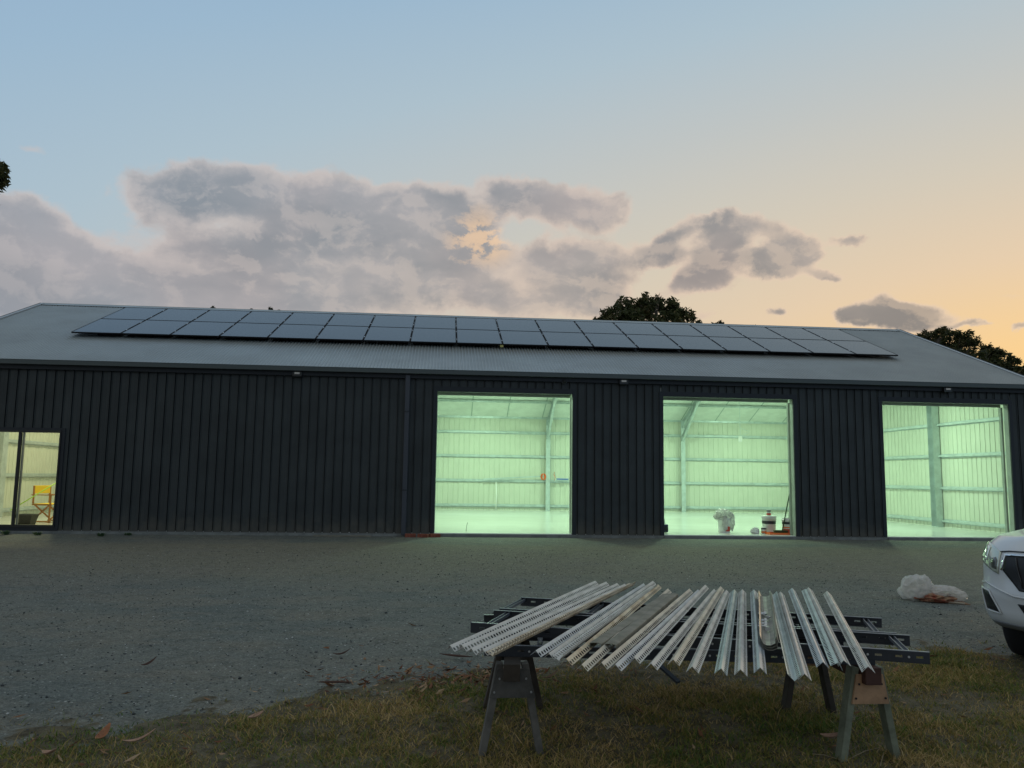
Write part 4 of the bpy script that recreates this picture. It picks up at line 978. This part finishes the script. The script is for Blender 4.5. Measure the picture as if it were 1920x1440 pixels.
tree((-6.0,26,-.3),c6,4200,.045,'sparse tree whose twig tips just clear the roof ridge at left',seed=6,name='bare_tree',pw=.4)
# overhanging tree at the left edge: only one drooping tip enters the view
L6=[(-4.83,-9.0,4.30,.15),(-4.86,-9.0,4.12,.12),(-4.90,-9.0,4.45,.14),(-5.12,-9.0,4.4,.3),(-5.35,-9.1,4.55,.3),(-5.6,-9.0,4.25,.3),(-5.9,-9.1,4.7,.5),(-6.6,-9,5.1,.8),(-7.3,-9.4,5.6,1.0),(-7.2,-8.6,4.6,.9),(-8.2,-9.5,6.2,1.2),(-9.2,-8.8,5.8,1.2),(-8.4,-9.9,5.0,1.0)]
tree((-8.3,-9.2,-.2),L6,22000,.045,'gum tree outside the left edge, its drooping tip showing',seed=7,droop=1.0,pw=1.1,group='gum trees beside the yard')

# ------------------------------------------------------------------ ute (white pickup), front corner in view
paint=mat('white_pearl_paint',(.66,.68,.70),.28,coat=.6,spec=.5)
chrome=mat('chrome',(.75,.76,.78),.12,metal=1)
blackp=mat('black_car_plastic',(.012,.012,.014),.5)
lampg=mat('headlamp_lens',(.55,.60,.52),.10,coat=1,metal=.35)
TH=R(57); h=Vector((-math.sin(TH),-math.cos(TH),0))
UTE_POS=(5.55,-11.56)
ute=empty('ute',(UTE_POS[0]-h.x*.0,UTE_POS[1],float(gh(np.array([5.]),np.array([-11.3]))[0])),math.atan2(h.y,h.x),'white ute parked at the right edge, front corner showing','ute')
def Fx(b,z):
    b=min(.9995,abs(b)); x=.42+.50*(1-b**2.5)**(1/2.5)
    if z<.45: x-=.10*((.45-z)/.15)**2
    x+=.022*math.exp(-((z-.60)/.07)**2)
    if z>.80: x-=.16*((z-.80)/.25)**2
    return x
def Wd(z): return .945-.03*max(0,(z-.75)/.3)**2-.05*max(0,(.5-z)/.2)**2
def ztop(x,b):
    zz=1.045+.085*min(1,max(0,(.85-x)/1.1))**.8
    if x<-1.9: zz=1.10
    return zz-.045*abs(b)**3+(.018*math.exp(-((abs(b)-.55)/.12)**2))
def bpos(a,b,c):
    z0=.33+.04*abs(b)**4*0
    zg=z0+c*.72
    x=-4.1+(Fx(b,zg)+4.1)*a if a>.0 else -4.1
    zt=ztop(x,b); z=z0+(zt-z0)*c
    x=-4.1+(Fx(b,min(z,1.05))+4.1)*a
    W=Wd(z)*(1-.05*max(0,(c-.85)/.15)**2)
    return Vector((x,b*W,z))
def body():
    bm=bmesh.new(); A=[0]+list(np.linspace(.02,.72,34))+list(np.linspace(.735,1,26)); Bs=np.sin(np.linspace(-1,1,41)*math.pi/2); Cs=np.linspace(0,1,19)**.9
    def grid(P,nu,nv,flip=False):
        g=[[bm.verts.new(P(i,j)) for j in range(nv)] for i in range(nu)]
        for i in range(nu-1):
            for j in range(nv-1):
                q=[g[i][j],g[i+1][j],g[i+1][j+1],g[i][j+1]]
                try: bm.faces.new(q[::-1] if flip else q)
                except ValueError: pass
    grid(lambda i,j:bpos(1,Bs[i],Cs[j]),41,19); grid(lambda i,j:bpos(0,Bs[i],Cs[j]),41,19,True)
    grid(lambda i,j:bpos(A[i],1,Cs[j]),len(A),19,True); grid(lambda i,j:bpos(A[i],-1,Cs[j]),len(A),19)
    grid(lambda i,j:bpos(A[i],Bs[j],1),len(A),41); grid(lambda i,j:bpos(A[i],Bs[j],0),len(A),41,True)
    bmesh.ops.remove_doubles(bm,verts=bm.verts,dist=.0015); bmesh.ops.recalc_face_normals(bm,faces=bm.faces)
    me=bpy.data.meshes.new('body'); bm.to_mesh(me); bm.free(); return me
bo=bpy.data.objects.new('body',body()); C.objects.link(bo); bo.data.materials.append(paint)
def cyl_tmp(x,y0,y1,r,z):
    mb=MB().tube([(x,y0,z),(x,y1,z)],r,40); return mb.build('tmp',blackp,None)
tmps=[cyl_tmp(x,s*.60,s*1.2,.455,.40) for x in (0,-3.15) for s in (-1,1)]
for t_ in tmps:
    md=bo.modifiers.new('arch','BOOLEAN'); md.operation='DIFFERENCE'; md.object=t_; md.solver='EXACT'
bpy.context.view_layer.update()
ev=bo.evaluated_get(bpy.context.evaluated_depsgraph_get()); nm=bpy.data.meshes.new_from_object(ev); bo.modifiers.clear(); bo.data=nm; bo.parent=ute
for t_ in tmps: bpy.data.objects.remove(t_)
nm.polygons.foreach_set('use_smooth',[True]*len(nm.polygons))
try: bo.modifiers.new('ws','WEIGHTED_NORMAL')
except Exception: pass
from mathutils.geometry import delaunay_2d_cdt
def patch(name,poly,off,m,parent,thick=.004,step=.02,smooth=True,zfun=None):
    pts=[];n=len(poly)
    for i in range(n):
        a=Vector(poly[i]);b=Vector(poly[(i+1)%n]); k=max(1,int((b-a).length/step))
        for j in range(k): pts.append(a.lerp(b,j/k))
    nb=len(pts); xs=[p.x for p in pts]; ys=[p.y for p in pts]
    x=min(xs)+step/2
    def inside(p):
        c=False;j=nb-1
        for i in range(nb):
            if (pts[i].y>p.y)!=(pts[j].y>p.y) and p.x<(pts[j].x-pts[i].x)*(p.y-pts[i].y)/(pts[j].y-pts[i].y)+pts[i].x: c=not c
            j=i
        return c
    allp=list(pts[:nb])
    while x<max(xs):
        y=min(ys)+step/2
        while y<max(ys):
            q=Vector((x,y))
            if inside(q) and min((q-p).length for p in pts[:nb])>step*.4: allp.append(q)
            y+=step
        x+=step
    r=delaunay_2d_cdt(allp,[],[list(range(nb))],1,1e-6)
    vs=[]
    for v in r[0]:
        b,z=v; e=.01; p=Vector((Fx(b,z),b*Wd(z),z))
        tb=Vector((Fx(b+e,z)-Fx(b-e,z),2*e*Wd(z),0)); tz=Vector((Fx(b,z+e)-Fx(b,z-e),0,2*e)); nn=tb.cross(tz).normalized()
        if nn.x<0: nn=-nn
        vs.append(p+nn*off)
    o=MB().add(vs,[tuple(f) for f in r[2]]).build(name,m,parent,smooth,solid=thick); return o
def strip(name,line,wd,off,m,parent):
    vs=[]
    for i,(b,z) in enumerate(line):
        a=Vector(line[max(0,i-1)]);c=Vector(line[min(len(line)-1,i+1)]); t_=(c-a).normalized(); nn=Vector((-t_.y,t_.x))*wd/2
        for q in (Vector((b,z))+nn,Vector((b,z))-nn):
            vs.append((Fx(q.x,q.y)+off,q.x*Wd(q.y)+(off*.8 if q.x>.5 else -off*.8 if q.x<-.5 else 0),q.y))
    fs=[(2*i,2*i+1,2*i+3,2*i+2) for i in range(len(line)-1)]
    return MB().add(vs,fs).build(name,m,parent,True,solid=.006)
def dens(l,n=8):
    out=[]
    for a,b in zip(l,l[1:]): out+=[tuple(Vector(a).lerp(Vector(b),k/n)) for k in range(n)]
    return out+[l[-1]]
gp=[(-.70,.915),(-.72,.79),(-.58,.645),(0,.625),(.58,.645),(.72,.79),(.70,.915),(0,.935)]
gr=patch('grille',gp,.004,blackp,ute)
for b in np.linspace(-.60,.60,15): strip('grille_bar',dens([(b,.90),(b*.90,.67)],4),.008,.012,mat('grille_gloss',(.03,.03,.032),.2),gr)
strip('grille_surround',dens([gp[7],gp[0],gp[1]],8),.014,.012,chrome,gr); strip('grille_surround',dens([gp[7],gp[6],gp[5]],8),.014,.012,chrome,gr)
for s in (-1,1):
    hp=[(s*.75,.925),(s*.84,.965),(s*.94,.995),(s*.975,.96),(s*.985,.85),(s*.93,.825),(s*.82,.775),(s*.76,.755)]
    hl=patch('headlight',hp,.006,lampg,ute)
    patch('lamp_bowl',[(s*.77,.86),(s*.79,.885),(s*.82,.875),(s*.84,.84),(s*.82,.80),(s*.775,.79)],.010,mat('lamp_dark',(.08,.085,.08),.2,coat=1),hl,.002)
    patch('lamp_glint',[(s*.87,.955),(s*.94,.97),(s*.96,.87),(s*.88,.85)],.012,mat('glint_pale_green',(.80,.86,.78),.15,metal=.6),hl,.002)  # doorway light reflected in the headlight, painted as a pale green patch
    patch('fog_recess',[(s*.955,.615),(s*.86,.60),(s*.76,.455),(s*.91,.465)],.004,blackp,ute)
    strip('fog_trim',dens([(s*.965,.625),(s*.855,.612),(s*.75,.445),(s*.915,.452),(s*.965,.625)],4),.012,.008,paint,ute)
patch('lower_intake',[(-.60,.545),(-.52,.42),(.52,.42),(.60,.545)],.004,blackp,ute)
patch('skid_plate',[(-.90,.375),(-.84,.335),(.84,.335),(.90,.375)],.006,mat('grey_skid',(.15,.155,.16),.5),ute)
strip('bumper_crease',dens([(-.99,.66),(-.90,.675),(-.62,.60),(0,.585),(.62,.60),(.90,.675),(.99,.66)],8),.012,.006,paint,ute)
strip('bonnet_gap',dens([(-.76,.932),(-.68,.942),(0,.962),(.68,.942),(.76,.932)],8),.007,.005,blackp,ute)
# bonnet crease ridges
for s in (-1,1):
    MB().tube([(x,s*(.50+.06*(x)),ztop(x,.5)+.004) for x in np.linspace(-.35,.62,14)],.010,6).build('bonnet_ridge',paint,ute,True)
# cab, glass, tub
cab=MB(); 
def ring(x0,x1,y,z): return [(x0,-y,z),(x1,-y,z),(x1,y,z),(x0,y,z)]
cb_=ring(-2.55,-.42,.80,1.08)+ring(-2.30,-1.12,.62,1.72)
MB().add(cb_,[(3,2,1,0),(4,5,6,7),(0,1,5,4),(1,2,6,5),(2,3,7,6),(3,0,4,7)]).build('cab',paint,ute,bevel=.06)
dg=mat('tinted_glass',(.02,.025,.03),.05,spec=.8)
def quad(p,name,m,par): return MB().add(p,[(0,1,2,3)]).build(name,m,par,solid=.004)
quad([(-.50,-.72,1.13),(-.50,.72,1.13),(-1.085,.575,1.66),(-1.085,-.575,1.66)],'windscreen',dg,ute)
for s in (-1,1):
    quad([(-.70,s*.795,1.14),(-1.42,s*.795,1.14),(-1.42,s*.650,1.64),(-1.12,s*.650,1.64)],'side_window',dg,ute)
    quad([(-1.50,s*.795,1.14),(-2.40,s*.795,1.14),(-2.28,s*.650,1.64),(-1.50,s*.650,1.64)],'side_window',dg,ute)
    mr_=MB().box((-.98,min(s*.84,s*1.06),1.12),(-.86,max(s*.84,s*1.06),1.29)).build('mirror',paint,ute,bevel=.03)
MB().box((-4.0,-.82,1.085),(-2.62,.82,1.115)).build('tub_cover',blackp,ute,bevel=.01)
for x in (0,-3.15):
    for s in (-1,1):
        wh=empty('wheel',(x,s*.80,.385)); wh.parent=ute; wh.rotation_euler=(R(90),0,0)
        if x==0: wh.rotation_euler=(R(90),0,R(6))
        MB().lathe((0,0,0),[(.24,-.12),(.33,-.135),(.372,-.115),(.387,-.07),(.389,0),(.387,.07),(.372,.115),(.33,.135),(.24,.12)],48).build('tyre',rubber,wh,True)
        MB().lathe((0,0,0),[(.245,-.12),(.235,-.05),(.20,-.03),(.001,-.04)],32).lathe((0,0,0),[(.245,.12),(.235,.05),(.20,.03),(.001,.04)],32).build('rim',mat('rim_alloy',(.35,.36,.37),.35,metal=.8),wh,True)
        sp_=MB()
        for k in range(6):
            a=k*math.pi/3
            for zz in (-.07,.07): sp_.bar((.04*math.cos(a),.04*math.sin(a),zz),(.235*math.cos(a),.235*math.sin(a),zz*1.2),.045,.02)
        sp_.build('spokes',mat('rim_alloy',(.35,.36,.37),.35,metal=.8),wh)
        if True: MB().tube([(0,0,0),(0,0,-s*.0-(.2 if False else 0)+.001)],.02,8)
MB().tube([(0,-.7,.385),(0,.7,.385)],.05,10).build('axle',blackp,ute)
MB().box((-3.9,-.45,.30),(.45,.45,.45)).build('chassis',blackp,ute)
